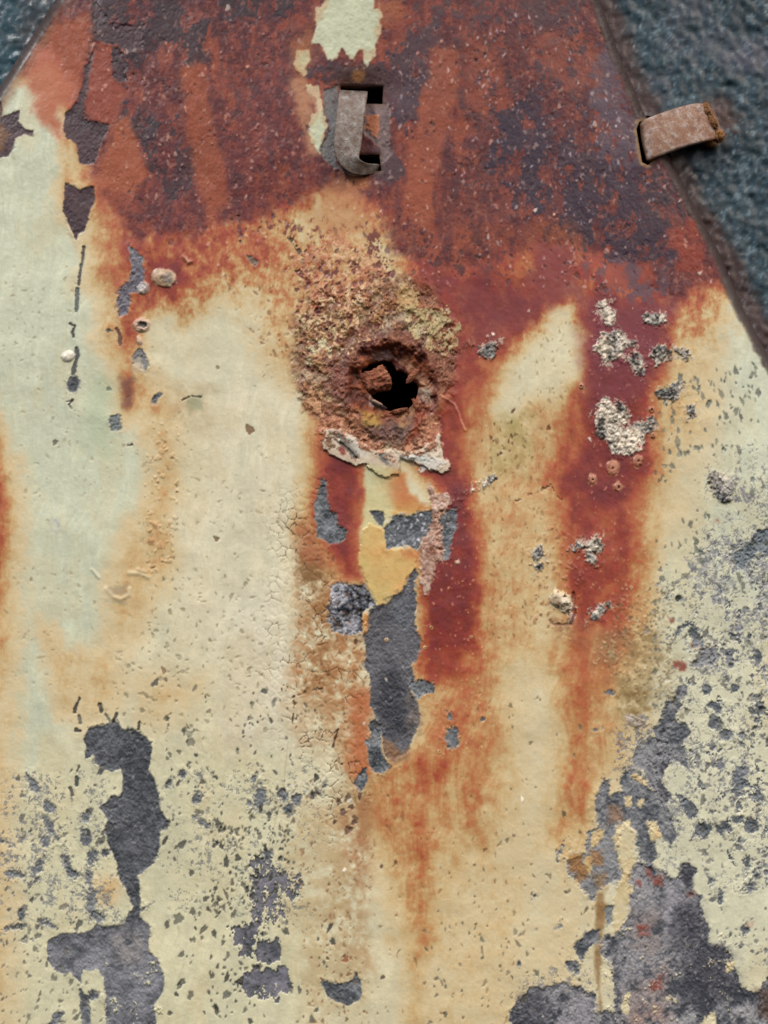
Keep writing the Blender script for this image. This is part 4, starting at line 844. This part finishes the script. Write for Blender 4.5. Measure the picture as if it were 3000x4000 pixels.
specks(tongue, 36, 3, 6, C3(150, 150, 156), 1.5, 222, amt=.6, asp=(1, 1.5))
specks([(1500, 2000), (1690, 2000), (1640, 2150), (1520, 2140)], 55, 3, 8, C3(170, 170, 174), 2, 223, amt=.85, asp=(1, 1.3))
specks(G6a, 330, 3, 7, C3(126, 122, 122), 1.5, 224, amt=.5, asp=(1, 2), ang=(.2, .8))
specks(mass, 420, 4, 9, C3(152, 146, 140), 2, 225, amt=.6, asp=(1, 1.6), dens=(90, 0))
specks(mass, 260, 4, 10, C3(60, 60, 68), -2, 226, amt=.6, asp=(1, 1.6))
specks([(1150, 2000), (1430, 2300), (1450, 3100), (1150, 2900)], 220, 3, 8, C3(104, 72, 42), -2.5, 227, amt=.6, asp=(1, 2))
specks([(1150, 3050), (1450, 3050), (1450, 4000), (1200, 4000)], 160, 3, 9, C3(112, 76, 50), -2.5, 228, amt=.65, asp=(1, 1.6), dens=(90, -.1))
specks([(1270, 3150), (1400, 3050), (1420, 3250), (1300, 3260)], 10, 10, 18, C3(76, 54, 44), -4, 229, asp=(1, 1.5), ang=(-1.5, 1.5))
specks([(2120, 2050), (2280, 2100), (2260, 2520), (2080, 2420)], 90, 4, 10, C3(150, 100, 72), 3, 230, amt=.6, asp=(1, 1.4))
specks([(2400, 2250), (2640, 2300), (2600, 2800), (2300, 2600)], 240, 4, 9, C3(176, 160, 122), 2, 231, amt=.5, asp=(1, 1.5), ang=(-1.5, 1.5))
specks([(590, 1640), (700, 1660), (690, 2230), (560, 2270), (560, 1900)], 70, 4, 13, C3(172, 136, 96), 3.5, 240, amt=.4, asp=(1, 1.6), ang=(-1.5, 1.5))
specks([(590, 1640), (700, 1660), (690, 2230), (560, 2270), (560, 1900)], 35, 3, 8, C3(124, 98, 68), -3, 241, amt=.5, asp=(1, 1.6), ang=(-1.5, 1.5))
specks([(2400, 2350), (2640, 2300), (2640, 2800), (2350, 2600)], 200, 4, 9, C3(104, 90, 62), -2, 232, amt=.55, asp=(1, 1.5), ang=(-1.5, 1.5))
specks([(1140, 1050), (1560, 1000), (1560, 1300), (1180, 1500)], 170, 5, 16, C3(92, 42, 36), -4, 233, amt=.85, asp=(1, 1.5), ang=(-1, 1))
specks([(900, 900), (1250, 850), (1250, 1350), (1050, 1400), (850, 1100)], 120, 4, 10, C3(116, 78, 50), -3, 234, amt=.6, dens=(90, 0))
for (x, y, r, cc) in ((748, 3410, 10, dk1), (697, 3588, 17, C3(58, 62, 56)), (803, 3512, 10, dk1), (855, 3512, 10, dk1), (812, 3552, 7, dk1), (886, 3885, 15, C3(60, 64, 60)), (745, 3888, 12, dk1), (700, 3850, 10, dk1), (710, 3838, 12, dk1), (688, 3885, 8, dk1), (663, 3958, 8, dk1), (124, 3515, 8, dk1), (215, 1728, 9, C3(110, 106, 84)), (850, 1438, 7, C3(106, 96, 66)), (975, 1678, 15, C3(118, 92, 62)), (845, 2105, 9, C3(86, 66, 32)),
                      (640, 2620, 10, C3(104, 80, 62)), (425, 1520, 8, C3(104, 112, 96)), (1390, 2508, 8, C3(60, 34, 22)), (2143, 1672, 8, C3(84, 30, 16)), (700, 2938, 8, dk1), (745, 2900, 14, C3(94, 94, 84)), (740, 2870, 12, C3(110, 110, 96)), (985, 2752, 9, C3(92, 92, 78)), (978, 2805, 8, C3(92, 92, 78)), (660, 3060, 9, dk1), (1350, 3750, 11, C3(118, 54, 36)), (1344, 3735, 6, C3(96, 50, 36)), (2650, 2338, 11, C3(44, 46, 40)), (2960, 3425, 9, C3(58, 58, 56)), (1490, 3385, 6, C3(70, 50, 34)), (1495, 3818, 8, C3(76, 70, 56)), (1545, 3370, 7, C3(82, 66, 46))):
    specks([(x-1, y-1), (x+1, y-1), (x+1, y+1), (x-1, y+1)], 1, r, r+.1, cc, -4, int(x+y), asp=(1, 1.3), reg=spk)
for (x, y, r) in ((2040, 3122, 6), (2092, 822, 6), (2165, 838, 4), (2733, 1068, 7), (1365, 3128, 7), (1345, 3398, 7), (1508, 2655, 5), (2303, 1716, 5), (1625, 2392, 5), (890, 30, 8), (2065, 1215, 6), (1925, 1305, 5), (1790, 2195, 6), (1422, 2827, 5)):
    specks([(x-1, y-1), (x+1, y-1), (x+1, y+1), (x-1, y+1)], 1, r, r+.1, C3(226, 214, 196), 3, int(x+y), asp=(1, 1.6), amt=1)

COL = np.clip(COL, .02, .95)

# ---- outline of the sheet and its openings: positive = metal ------------------
EDGE_L = [(215-1600*.636, 1600), (0, 338), (211, 0), (211+1000*.625, -1600)]
SD_L = sdpoly([(-3000, 5400), (-3000, 338+3000*1.6), (0, 338), (215, 0), (1235, -1600), (1235, -4000), (6000, -4000), (6000, 9000), (-3000, 9000)], U, V)
EDGE_R = [(1560, -1900), (2100, -620), (2344, 0), (2422, 223), (2518, 446), (2639, 660), (2711, 802), (2814, 995), (2904, 1211), (3000, 1385), (3200, 1740), (3700, 2600), (4600, 4200), (4600, 9000)]
SD_R = sdpoly(EDGE_R+[(-4000, 9000), (-4000, -1900)], U, V)
SD_E = np.minimum(SD_L, SD_R)
hole = [(1410, 1445), (1440, 1425), (1500, 1408), (1530, 1415), (1552, 1446), (1579, 1449), (1603, 1482), (1633, 1500), (1632, 1542), (1625, 1566), (1603, 1591), (1575, 1606), (1542, 1609), (1505, 1600), (1494, 1576), (1458, 1560), (1440, 1535), (1422, 1500)]
SD_H = -(sdpoly(hole, U, V)+4*fbm(U, V, 26, 3, 95))
slot1 = [(1330, 335), (1497, 340), (1494, 407), (1330, 402)]
slot2 = [(1352, 604), (1482, 604), (1490, 668), (1360, 676)]
slot3 = [(2486, 505), (2497, 476), (2518, 470), (2556, 520), (2568, 600), (2532, 646), (2508, 634)]
SD_S = np.minimum(np.minimum(-sdpoly(slot1, U, V), -sdpoly(slot2, U, V)), -sdpoly(slot3, U, V))
SD = np.minimum(np.minimum(SD_E, SD_H), SD_S)
# rolled rim of the sheet, rusty, with a dark shadow line painted along the edge
e = np.clip(1-SD_E/34.0, 0, 1.25)
Z -= 26*e*e
rimc = sstep(44, 22, SD_E+8*nC)
COL = mixc(COL, np.broadcast_to(C3(44, 29, 24), COL.shape), rimc*.93)
COL = mixc(COL, np.broadcast_to(C3(112, 74, 48), COL.shape), sstep(80, 30, SD_L+16*nC)*(1-rimc)*.6)
s_ = np.clip(1-SD_S/14.0, 0, 1); Z -= 6*s_*s_
COL = mixc(COL, np.broadcast_to(C3(84, 62, 52), COL.shape), sstep(22, 4, SD_S+5*nD)*.6)
COL = mixc(COL, np.broadcast_to(C3(158, 130, 92), COL.shape), sstep(16, 4, -sdpoly(slot3, U, V)+4*nD)*.7)
h_ = np.clip(1-SD_H/16.0, 0, 1); Z -= 6*h_*h_
# ---------------------------------------------------------------- END SURFACE FIELD

# ------------------------------------------------------------------ HELPERS
def lin(c):
    c = np.asarray(c, float)
    return np.where(c <= .04045, c/12.92, ((c+.055)/1.055)**2.4)

def tag(o, label=None, cat=None, group=None, kind=None):
    if label: o['label'] = label
    if cat: o['category'] = cat
    if group: o['group'] = group
    if kind: o['kind'] = kind
    return o

def base_mat(name):
    m = bpy.data.materials.new(name); m.use_nodes = True
    t = m.node_tree; t.nodes.clear()
    out = t.nodes.new('ShaderNodeOutputMaterial'); b = t.nodes.new('ShaderNodeBsdfPrincipled')
    t.links.new(b.outputs[0], out.inputs[0])
    return m, t, b

def noise(t, scale, detail=4, rough=.6, vec=None):
    n = t.nodes.new('ShaderNodeTexNoise'); n.inputs['Scale'].default_value = scale
    n.inputs['Detail'].default_value = detail; n.inputs['Roughness'].default_value = rough
    if vec is not None: t.links.new(vec, n.inputs['Vector'])
    return n

def mathn(t, op, a, b=None, clamp=False):
    n = t.nodes.new('ShaderNodeMath'); n.operation = op; n.use_clamp = clamp
    for i, q in enumerate((a, b)):
        if q is None: continue
        if isinstance(q, (int, float)): n.inputs[i].default_value = q
        else: t.links.new(q, n.inputs[i])
    return n.outputs[0]

def surface_mat(name, grain=.16, bump=.25, spec=.7, bscale=900.):
    """colour and roughness of each spot come from the surface's own attribute; grain and micro relief are procedural"""
    m, t, b = base_mat(name)
    at = t.nodes.new('ShaderNodeAttribute'); at.attribute_name = 'surface'
    tc = t.nodes.new('ShaderNodeTexCoord')
    n1 = noise(t, 700, 3, .7, tc.outputs['Object']); n2 = noise(t, 2600, 2, .7, tc.outputs['Object'])
    s = mathn(t, 'ADD', mathn(t, 'MULTIPLY', n1.outputs[0], .55), mathn(t, 'MULTIPLY', n2.outputs[0], .45))
    s = mathn(t, 'ADD', mathn(t, 'MULTIPLY', s, grain*2), 1-grain)
    mx = t.nodes.new('ShaderNodeVectorMath'); mx.operation = 'SCALE'
    t.links.new(at.outputs['Color'], mx.inputs[0]); t.links.new(s, mx.inputs['Scale'])
    t.links.new(mx.outputs[0], b.inputs['Base Color'])
    t.links.new(at.outputs['Alpha'], b.inputs['Roughness'])
    b.inputs['Specular IOR Level'].default_value = spec*.6
    n3 = noise(t, bscale, 4, .7, tc.outputs['Object'])
    bp = t.nodes.new('ShaderNodeBump'); bp.inputs['Strength'].default_value = bump; bp.inputs['Distance'].default_value = .0006
    t.links.new(n3.outputs[0], bp.inputs['Height']); t.links.new(bp.outputs[0], b.inputs['Normal'])
    return m

def metal_mat(name, c1, c2, c3, scale=60, metallic=.6, rough=.45, bump=.3):
    """worn steel: grey with rust film, procedural"""
    m, t, b = base_mat(name)
    tc = t.nodes.new('ShaderNodeTexCoord')
    n1 = noise(t, scale, 5, .65, tc.outputs['Object']); n2 = noise(t, scale*6, 4, .7, tc.outputs['Object'])
    r = t.nodes.new('ShaderNodeValToRGB'); e = r.color_ramp.elements
    e[0].position = .36; e[0].color = (*lin(c1), 1); e[1].position = .66; e[1].color = (*lin(c3), 1)
    q = e.new(.5); q.color = (*lin(c2), 1)
    s = mathn(t, 'ADD', mathn(t, 'MULTIPLY', n1.outputs[0], .65), mathn(t, 'MULTIPLY', n2.outputs[0], .35))
    t.links.new(s, r.inputs[0])
    n4 = noise(t, scale*2.2, 6, .75, tc.outputs['Object']); r4 = t.nodes.new('ShaderNodeValToRGB')
    r4.color_ramp.elements[0].position = .50; r4.color_ramp.elements[1].position = .60
    r4.color_ramp.elements[0].color = (0, 0, 0, 1); r4.color_ramp.elements[1].color = (1, 1, 1, 1)
    t.links.new(n4.outputs[0], r4.inputs[0])
    mx = t.nodes.new('ShaderNodeMix'); mx.data_type = 'RGBA'
    t.links.new(mathn(t, 'MULTIPLY', r4.outputs[0], .7), mx.inputs[0]); t.links.new(r.outputs[0], mx.inputs[6])
    mx.inputs[7].default_value = (*lin(C3(92, 54, 36)), 1)
    t.links.new(mx.outputs[2], b.inputs['Base Color'])
    t.links.new(mathn(t, 'MULTIPLY', mathn(t, 'SUBTRACT', 1.0, r4.outputs[0]), metallic), b.inputs['Metallic'])
    t.links.new(mathn(t, 'ADD', mathn(t, 'MULTIPLY', n2.outputs[0], .4), rough-.2), b.inputs['Roughness'])
    bp = t.nodes.new('ShaderNodeBump'); bp.inputs['Strength'].default_value = bump; bp.inputs['Distance'].default_value = .0008
    t.links.new(s, bp.inputs['Height']); t.links.new(bp.outputs[0], b.inputs['Normal'])
    return m

def np_mesh(name, co, faces, mat, col=None, nrm=None, parent=None, smooth=True):
    me = bpy.data.meshes.new(name)
    nf = len(faces)
    me.vertices.add(len(co)); me.vertices.foreach_set('co', np.ascontiguousarray(co, np.float32).ravel())
    me.loops.add(nf*4); me.loops.foreach_set('vertex_index', np.ascontiguousarray(faces, np.int32).ravel())
    me.polygons.add(nf); me.polygons.foreach_set('loop_start', np.arange(nf, dtype=np.int32)*4)
    me.polygons.foreach_set('loop_total', np.full(nf, 4, np.int32))
    me.update(calc_edges=True)
    if smooth: me.polygons.foreach_set('use_smooth', np.ones(nf, bool))
    if col is not None:
        a = me.attributes.new('surface', 'FLOAT_COLOR', 'POINT'); a.data.foreach_set('color', np.ascontiguousarray(col, np.float32).ravel())
    if nrm is not None:
        me.normals_split_custom_set_from_vertices(nrm.tolist())
    me.materials.append(mat)
    o = bpy.data.objects.new(name, me); sc.collection.objects.link(o)
    if parent is not None: o.parent = parent
    return o

# ------------------------------------------------------------------ THE BACKING WALL
M_wall = surface_mat('teal_hammered_paint', grain=.25, bump=.35, spec=.35, bscale=420.)
DEP = -70.0
bu = axis(0, 3000, 9.0, 5200.0); bv = axis(0, 4000, 9.0, 5200.0)
BU, BV = np.meshgrid(bu, bv)
b1, b2, b3 = cells(BU+14*fbm(BU, BV, 40, 2, 301), (BV+14*fbm(BU, BV, 40, 2, 302))*.8, 34, 11)
BZ = 9*(1-b1*1.1)+4*fbm(BU, BV, 26, 3, 303, gain=.6)+5*fbm(BU, BV, 90, 3, 304)
sr = sdpoly(EDGE_R+[(-4000, 9000), (-4000, -1900)], BU, BV)
slf = sdpoly([(-3000, 9000), (-3000, 338+3000*1.6), (0, 338), (215, 0), (1235, -1600), (1235, -4000), (-3000, -4000)], BU, BV)
bn = fbm(BU, BV, 120, 4, 305); bf = fbm(BU, BV, 24, 4, 306, gain=.8)
bc = mixc(np.broadcast_to(C3(24, 40, 47), BU.shape+(3,)), np.broadcast_to(C3(62, 82, 90), BU.shape+(3,)), np.clip(.45+.6*bf+.35*bn, 0, 1))
bc = mixc(bc, np.broadcast_to(C3(72, 72, 82), bc.shape), np.clip(-.05+.9*fbm(BU, BV, 200, 3, 307)+.35*sstep(700, 0, BV)*sstep(2900, 2400, BU), 0, .75))
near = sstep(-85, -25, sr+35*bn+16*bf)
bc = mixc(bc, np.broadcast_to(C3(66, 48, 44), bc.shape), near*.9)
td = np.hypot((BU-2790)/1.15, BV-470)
bc = mixc(bc, np.broadcast_to(C3(70, 48, 42), bc.shape), sstep(130, 40, td+30*bf)*.9)  # rust stain and the tab's shadow, both painted into the wall colour
bc = mixc(bc, np.broadcast_to(C3(38, 72, 84), bc.shape), sstep(900, 300, BU)*.9*np.clip(.8+.5*bn, 0, 1))
bc = mixc(bc, np.broadcast_to(C3(120, 134, 142), bc.shape), sstep(.4, .7, bf)*.4)
bhole = np.minimum(np.minimum(np.hypot(BU-1530, BV-1510)-260, np.hypot(BU-1410, BV-500)-330), np.hypot(BU-2510, BV-565)-110)  # wall cut open here for the added dark boxes
X, Y, Zw = place(BU, BV, DEP+BZ)
idx = np.arange(BU.size).reshape(BU.shape)
f = np.stack([idx[1:, :-1], idx[1:, 1:], idx[:-1, 1:], idx[:-1, :-1]], -1)
keep = (bhole[1:, :-1] > 0) & (bhole[:-1, 1:] > 0) & (bhole[1:, 1:] > 0) & (bhole[:-1, :-1] > 0)
co = np.stack([X, Y, Zw], -1).reshape(-1, 3)
rgba = np.concatenate([lin(bc), np.full(BU.shape+(1,), .32)], -1).reshape(-1, 4)
wall = np_mesh('wall', co, f[keep], M_wall, rgba)
tag(wall, 'dark teal wall with a coarse hammered paint surface behind the rusty sheet', kind='structure')
# closed dark boxes, added behind the openings so they read black
M_dark, t_, b_ = base_mat('added_box_black'); b_.inputs['Roughness'].default_value = .9
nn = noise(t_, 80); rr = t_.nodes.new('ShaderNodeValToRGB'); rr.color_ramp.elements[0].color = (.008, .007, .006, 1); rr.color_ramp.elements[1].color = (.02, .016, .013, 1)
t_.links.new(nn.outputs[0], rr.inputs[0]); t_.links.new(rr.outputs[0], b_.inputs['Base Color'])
def hollow(u0, v0, u1, v1):  # one added dark box behind an opening
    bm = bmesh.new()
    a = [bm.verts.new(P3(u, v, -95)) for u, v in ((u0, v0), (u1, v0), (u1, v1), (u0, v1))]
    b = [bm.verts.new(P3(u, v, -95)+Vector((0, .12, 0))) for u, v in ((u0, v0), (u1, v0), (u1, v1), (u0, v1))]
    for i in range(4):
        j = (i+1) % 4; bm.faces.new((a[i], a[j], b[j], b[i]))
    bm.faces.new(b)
    me = bpy.data.meshes.new('added_dark_box'); bm.to_mesh(me); bm.free(); me.materials.append(M_dark)
    o = bpy.data.objects.new('added_dark_box', me); sc.collection.objects.link(o); o.parent = wall
hollow(950, 100, 1900, 1900); hollow(2330, 400, 2680, 750)

# ------------------------------------------------------------------ THE SHEET
ROUGH = .46+.14*nC+.10*nD
ROUGH = ROUGH+.06*top-.10*top*sstep(1800, 2300, U)-.07*sstep(.5, .9, R)*(1-top)
ROUGH = np.clip(np.where(REG > 0, ROUGH-.02, ROUGH), .3, .9)
# pull the vertices just outside the metal onto the cut line, for clean edges
Uu, Vv = U.copy(), V.copy()
gu = np.gradient(SD, axis=1)/np.gradient(U, axis=1); gv = np.gradient(SD, axis=0)/np.gradient(V, axis=0)
outv = SD <= 0
gl = np.maximum(gu**2+gv**2, .2)
Uu[outv] -= (SD*gu/gl)[outv]*1.0; Vv[outv] -= (SD*gv/gl)[outv]*1.0
X, Y, Zw = place(Uu, Vv, Z)
idx = np.arange(U.size).reshape(U.shape)
f = np.stack([idx[1:, :-1], idx[1:, 1:], idx[:-1, 1:], idx[:-1, :-1]], -1)
inn_ = SD > 0
keep = inn_[1:, :-1] | inn_[1:, 1:] | inn_[:-1, 1:] | inn_[:-1, :-1]
co = np.stack([X, Y, Zw], -1)
tu = np.stack([np.gradient(q, axis=1) for q in (X, Y, Zw)], -1); tv = np.stack([np.gradient(q, axis=0) for q in (X, Y, Zw)], -1)
nr = np.cross(tv, tu); nr /= np.maximum(np.linalg.norm(nr, axis=-1, keepdims=True), 1e-12)
co = co.reshape(-1, 3); nr = nr.reshape(-1, 3)
if nr[:, 1].mean() > 0: nr = -nr
rgba = np.concatenate([lin(COL), ROUGH[..., None]], -1).reshape(-1, 4)
M_paint = surface_mat('weathered_cream_paint', grain=.10, bump=.16, spec=.55)
M_rust = surface_mat('rust_and_oxide', grain=.24, bump=.3, spec=.4)
M_bare = surface_mat('bare_weathered_steel', grain=.2, bump=.4, spec=.45)

sheet = bpy.data.objects.new('painted_steel_sheet', None); sc.collection.objects.link(sheet)
sheet.location = P3(1500, 2000, -DEP*0)
tag(sheet, 'rusty cream-painted steel sheet with flaking paint, a torn hole and orange streaks', 'metal sheet')
fr = np.where(keep, REG[:-1, :-1], -1)
fv = f.reshape(-1, 4); frf = fr.ravel()
order = np.argsort(frf, kind='stable'); srt = frf[order]
seen = {}
PARTS = []
def emit(sel, name, label, kind):
    vi, inv = np.unique(fv[sel], return_inverse=True)
    mt = M_bare if ('metal' in name or 'flaked' in name or name == 'chip_specks') else (M_rust if name in ('rust_collar', 'dark_oxide_patch', 'granular_crust', 'rust_scab', 'rusted_area') else M_paint)
    o = np_mesh(name, co[vi]-np.array(sheet.location), inv.reshape(-1, 4), mt, rgba[vi], nr[vi], sheet)
    if label: o['label'] = label
    if kind: o['kind'] = kind
    return o
TOPR = (top > .5)[:-1, :-1].ravel()
small_ = []
for g in range(len(REGIONS)):
    a, b = np.searchsorted(srt, (g, g+1))
    sel = order[a:b]
    if g == 0:
        zero = sel; continue
    if len(sel) < 5:
        small_.append(sel); continue
    nm, lb, kd = REGIONS[g]
    if nm in ('flaked_area', 'crack_and_shade_lines'): kd = 'stuff'
    emit(sel, nm, lb, kd)
zero = np.concatenate([zero]+small_)
t_ = TOPR[zero]
emit(zero[~t_], 'paint_coat', 'cream paint stained orange and maroon by rust', None)
emit(zero[t_], 'rusted_area', 'mottled orange and maroon rust over the upper part', None)
# the thickness of the sheet along its rim, the slots and the hole
kp = np.pad(keep, 1)
edges = []
c = kp[1:-1, 1:-1]
j, i = np.nonzero(c & ~kp[:-2, 1:-1]); edges.append(np.stack([idx[j, i], idx[j, i+1]], -1))
j, i = np.nonzero(c & ~kp[2:, 1:-1]); edges.append(np.stack([idx[j+1, i+1], idx[j+1, i]], -1))
j, i = np.nonzero(c & ~kp[1:-1, :-2]); edges.append(np.stack([idx[j+1, i], idx[j, i]], -1))
j, i = np.nonzero(c & ~kp[1:-1, 2:]); edges.append(np.stack([idx[j, i+1], idx[j+1, i+1]], -1))
E = np.concatenate(edges)
vi, inv = np.unique(E, return_inverse=True); inv = inv.reshape(-1, 2)
n = len(vi)
back = co[vi]+np.array([0, .0022, 0])
isout = (SD_E.ravel()[vi] < 20)
back[isout, 1] += .0012
cc = np.concatenate([co[vi], back])-np.array(sheet.location)
ff = np.stack([inv[:, 0], inv[:, 1], inv[:, 1]+n, inv[:, 0]+n], -1)
rc = np.tile(np.array([[*lin(C3(74, 46, 36)), .7]]), (2*n, 1)); rc[n:, :3] *= .8
o = np_mesh('cut_edge', cc, ff, M_rust, rc, None, sheet)
o['label'] = 'rusty cut edge of the sheet, its slots and its hole'

# ------------------------------------------------------------------ STRAPS AND STUB
def ribbon(name, rows, thick, mat, sub=2, parent=None, seed=1, wob=.00018, label=None):
    """rows: (left point, right point) pairs along the strap; gives a bevelled solid strip"""
    bm = bmesh.new()
    n_ = len(rows); rng = random.Random(seed); K = 5
    g = []
    for L, Rr in rows:
        g.append([L.lerp(Rr, k/(K-1)) for k in range(K)])
    nor = []
    for r in range(n_):
        a = g[min(r+1, n_-1)][2]-g[max(r-1, 0)][2]; b = g[r][-1]-g[r][0]
        q = b.cross(a).normalized()
        nor.append(q)
    top_, bot = [], []
    for r in range(n_):
        tr, br = [], []
        for k in range(K):
            w = Vector((rng.uniform(-1, 1), rng.uniform(-1, 1), rng.uniform(-1, 1)))*wob
            crown = (1-((k-2)/2)**2)*thick*.18
            tr.append(bm.verts.new(g[r][k]+nor[r]*(thick/2+crown)+w)); br.append(bm.verts.new(g[r][k]-nor[r]*thick/2+w))
        top_.append(tr); bot.append(br)
    for r in range(n_-1):
        for k in range(K-1):
            bm.faces.new((top_[r][k], top_[r][k+1], top_[r+1][k+1], top_[r+1][k]))
            bm.faces.new((bot[r][k], bot[r+1][k], bot[r+1][k+1], bot[r][k+1]))
        bm.faces.new((top_[r][0], top_[r+1][0], bot[r+1][0], bot[r][0]))
        bm.faces.new((top_[r][-1], bot[r][-1], bot[r+1][-1], top_[r+1][-1]))
    bm.faces.new(top_[0][::-1]+bot[0]); bm.faces.new(top_[-1]+bot[-1][::-1])
    bmesh.ops.recalc_face_normals(bm, faces=bm.faces)
    cr = bm.edges.layers.float.new('crease_edge')
    for e in bm.edges:
        if len(e.link_faces) == 2 and e.calc_face_angle(0) > 1.0: e[cr] = .55
    me = bpy.data.meshes.new(name); bm.to_mesh(me); bm.free(); me.materials.append(mat)
    for p in me.polygons: p.use_smooth = True
    o = bpy.data.objects.new(name, me); sc.collection.objects.link(o)
    md = o.modifiers.new('sub', 'SUBSURF'); md.levels = md.render_levels = sub
    if parent: o.parent = parent
    if label: o['label'] = label
    return o
M_strap = metal_mat('worn_grey_steel', C3(84, 62, 46), C3(106, 97, 88), C3(148, 144, 138), scale=320, metallic=.45, rough=.42, bump=.7)
M_tab = metal_mat('brown_filmed_steel', C3(112, 66, 42), C3(134, 102, 80), C3(164, 156, 150), scale=300, metallic=.3, rough=.45, bump=.8)
M_clump = metal_mat('ochre_rust', C3(92, 58, 30), C3(150, 102, 58), C3(186, 142, 92), scale=240, metallic=0, rough=.9, bump=1.)
M_stub = metal_mat('caked_rust', C3(96, 46, 34), C3(150, 84, 54), C3(178, 132, 100), scale=260, metallic=0, rough=.85, bump=1.)
def rows(spec):
    return [(P3(*a), P3(*b)) for a, b in spec]
# strap looped through the two slots near the top
rs = rows([((1326, 372, -75), (1434, 378, -75)), ((1326, 360, -30), (1435, 366, -30)), ((1325, 358, 4), (1436, 362, 4)), ((1323, 372, 30), (1434, 374, 30)), ((1320, 410, 42), (1430, 415, 42)),
           ((1314, 470, 46), (1422, 478, 46)), ((1307, 530, 48), (1415, 540, 48)), ((1302, 580, 44), (1408, 592, 46)),
           ((1310, 620, 40), (1400, 612, 46)), ((1334, 654, 34), (1406, 624, 44)), ((1368, 678, 26), (1420, 634, 38)), ((1408, 688, 16), (1440, 640, 26)), ((1446, 682, 4), (1462, 640, 12)), ((1470, 670, -12), (1480, 642, -8)), ((1476, 664, -75), (1486, 642, -75))])
s1 = ribbon('steel_strap', rs, .0016, M_strap, seed=3)
tag(s1, 'grey steel strap looped out of the slot in the rusted upper middle of the sheet', 'strap')
# tab lapping from the sheet's edge slot onto the wall
rs = rows([((2506, 492, -80), (2536, 640, -80)), ((2504, 486, -30), (2534, 632, -30)), ((2508, 480, 8), (2536, 628, 10)), ((2526, 464, 18), (2554, 618, 22)), ((2572, 446, 17), (2606, 599, 20)),
           ((2640, 425, 12), (2672, 576, 14)), ((2700, 408, 2), (2726, 562, 6)), ((2738, 404, -8), (2768, 552, -4)), ((2766, 420, -30), (2800, 545, -26)), ((2782, 432, -66), (2816, 540, -64)), ((2786, 434, -90), (2820, 540, -90))])
s2 = ribbon('steel_tab', rs, .0018, M_tab, seed=5)
tag(s2, 'brownish steel tab bridging the right edge of the sheet and the teal wall', 'tab')
def lump(name, u, v, h, ru, rv, rh, mat, seed, rot=0, box=.5, amp=.16, fr_=1.0):
    bm = bmesh.new(); bmesh.ops.create_icosphere(bm, subdivisions=5, radius=1)
    pts = np.array([q.co[:] for q in bm.verts])
    m_ = np.abs(pts).max(1, keepdims=True); pts = pts*(1-box)+pts/m_*box*.9
    q = pts*2.2*fr_
    d = fbm(q[:, 0]+seed, q[:, 1]+q[:, 2]*.7, 1.0, 4, seed)+fbm(q[:, 2]+seed, q[:, 1]-q[:, 0]*.6, .5, 3, seed+1)*.5
    pts *= (1+amp*d)[:, None]
    c, s = math.cos(rot), math.sin(rot)
    x = pts[:, 0]*ru; z = pts[:, 2]*rv
    pts = np.stack([c*x-s*z, pts[:, 1]*rh, s*x+c*z], -1)*PX*.98
    for vtx, p in zip(bm.verts, pts): vtx.co = p
    me = bpy.data.meshes.new(name); bm.to_mesh(me); bm.free(); me.materials.append(mat)
    for p in me.polygons: p.use_smooth = True
    o = bpy.data.objects.new(name, me); sc.collection.objects.link(o); o.location = P3(u, v, h)
    return o
for (u, v, h, ru, rv, rh, sd_, ro) in ((2762, 432, -16, 13, 34, 20, 21, .3), (2784, 478, -18, 16, 34, 22, 22, .45), (2808, 532, -24, 24, 24, 20, 23, .3), (2776, 562, -34, 26, 11, 16, 24, -.2)):
    o = lump('rust_clump', u, v, h, ru, rv, rh, M_clump, sd_, rot=ro, box=.2, amp=.35, fr_=2)
    o.parent = s2
st = lump('bolt_stub', 1470, 1488, -44, 60, 47, 42, M_stub, 4, rot=.35, box=.62, amp=.22, fr_=1.4)
tag(st, 'crumbling rusty bolt stub stuck in the upper left of the torn hole', 'bolt stub')
for (u, v, h, ru, rv, rh, sd_, ro) in ((1612, 1468, -26, 12, 34, 14, 8, -.7), (1628, 1585, -22, 10, 30, 14, 9, .5), (1560, 1606, -24, 36, 9, 14, 10, .2), (1476, 1580, -20, 34, 6, 12, 11, -.45)):
    o = lump('torn_lip', u, v, h, ru, rv, rh, M_stub if sd_ != 11 else M_strap, sd_, rot=ro, box=.2, amp=.3, fr_=2)
    o.location = o.location-sheet.location; o.parent = sheet
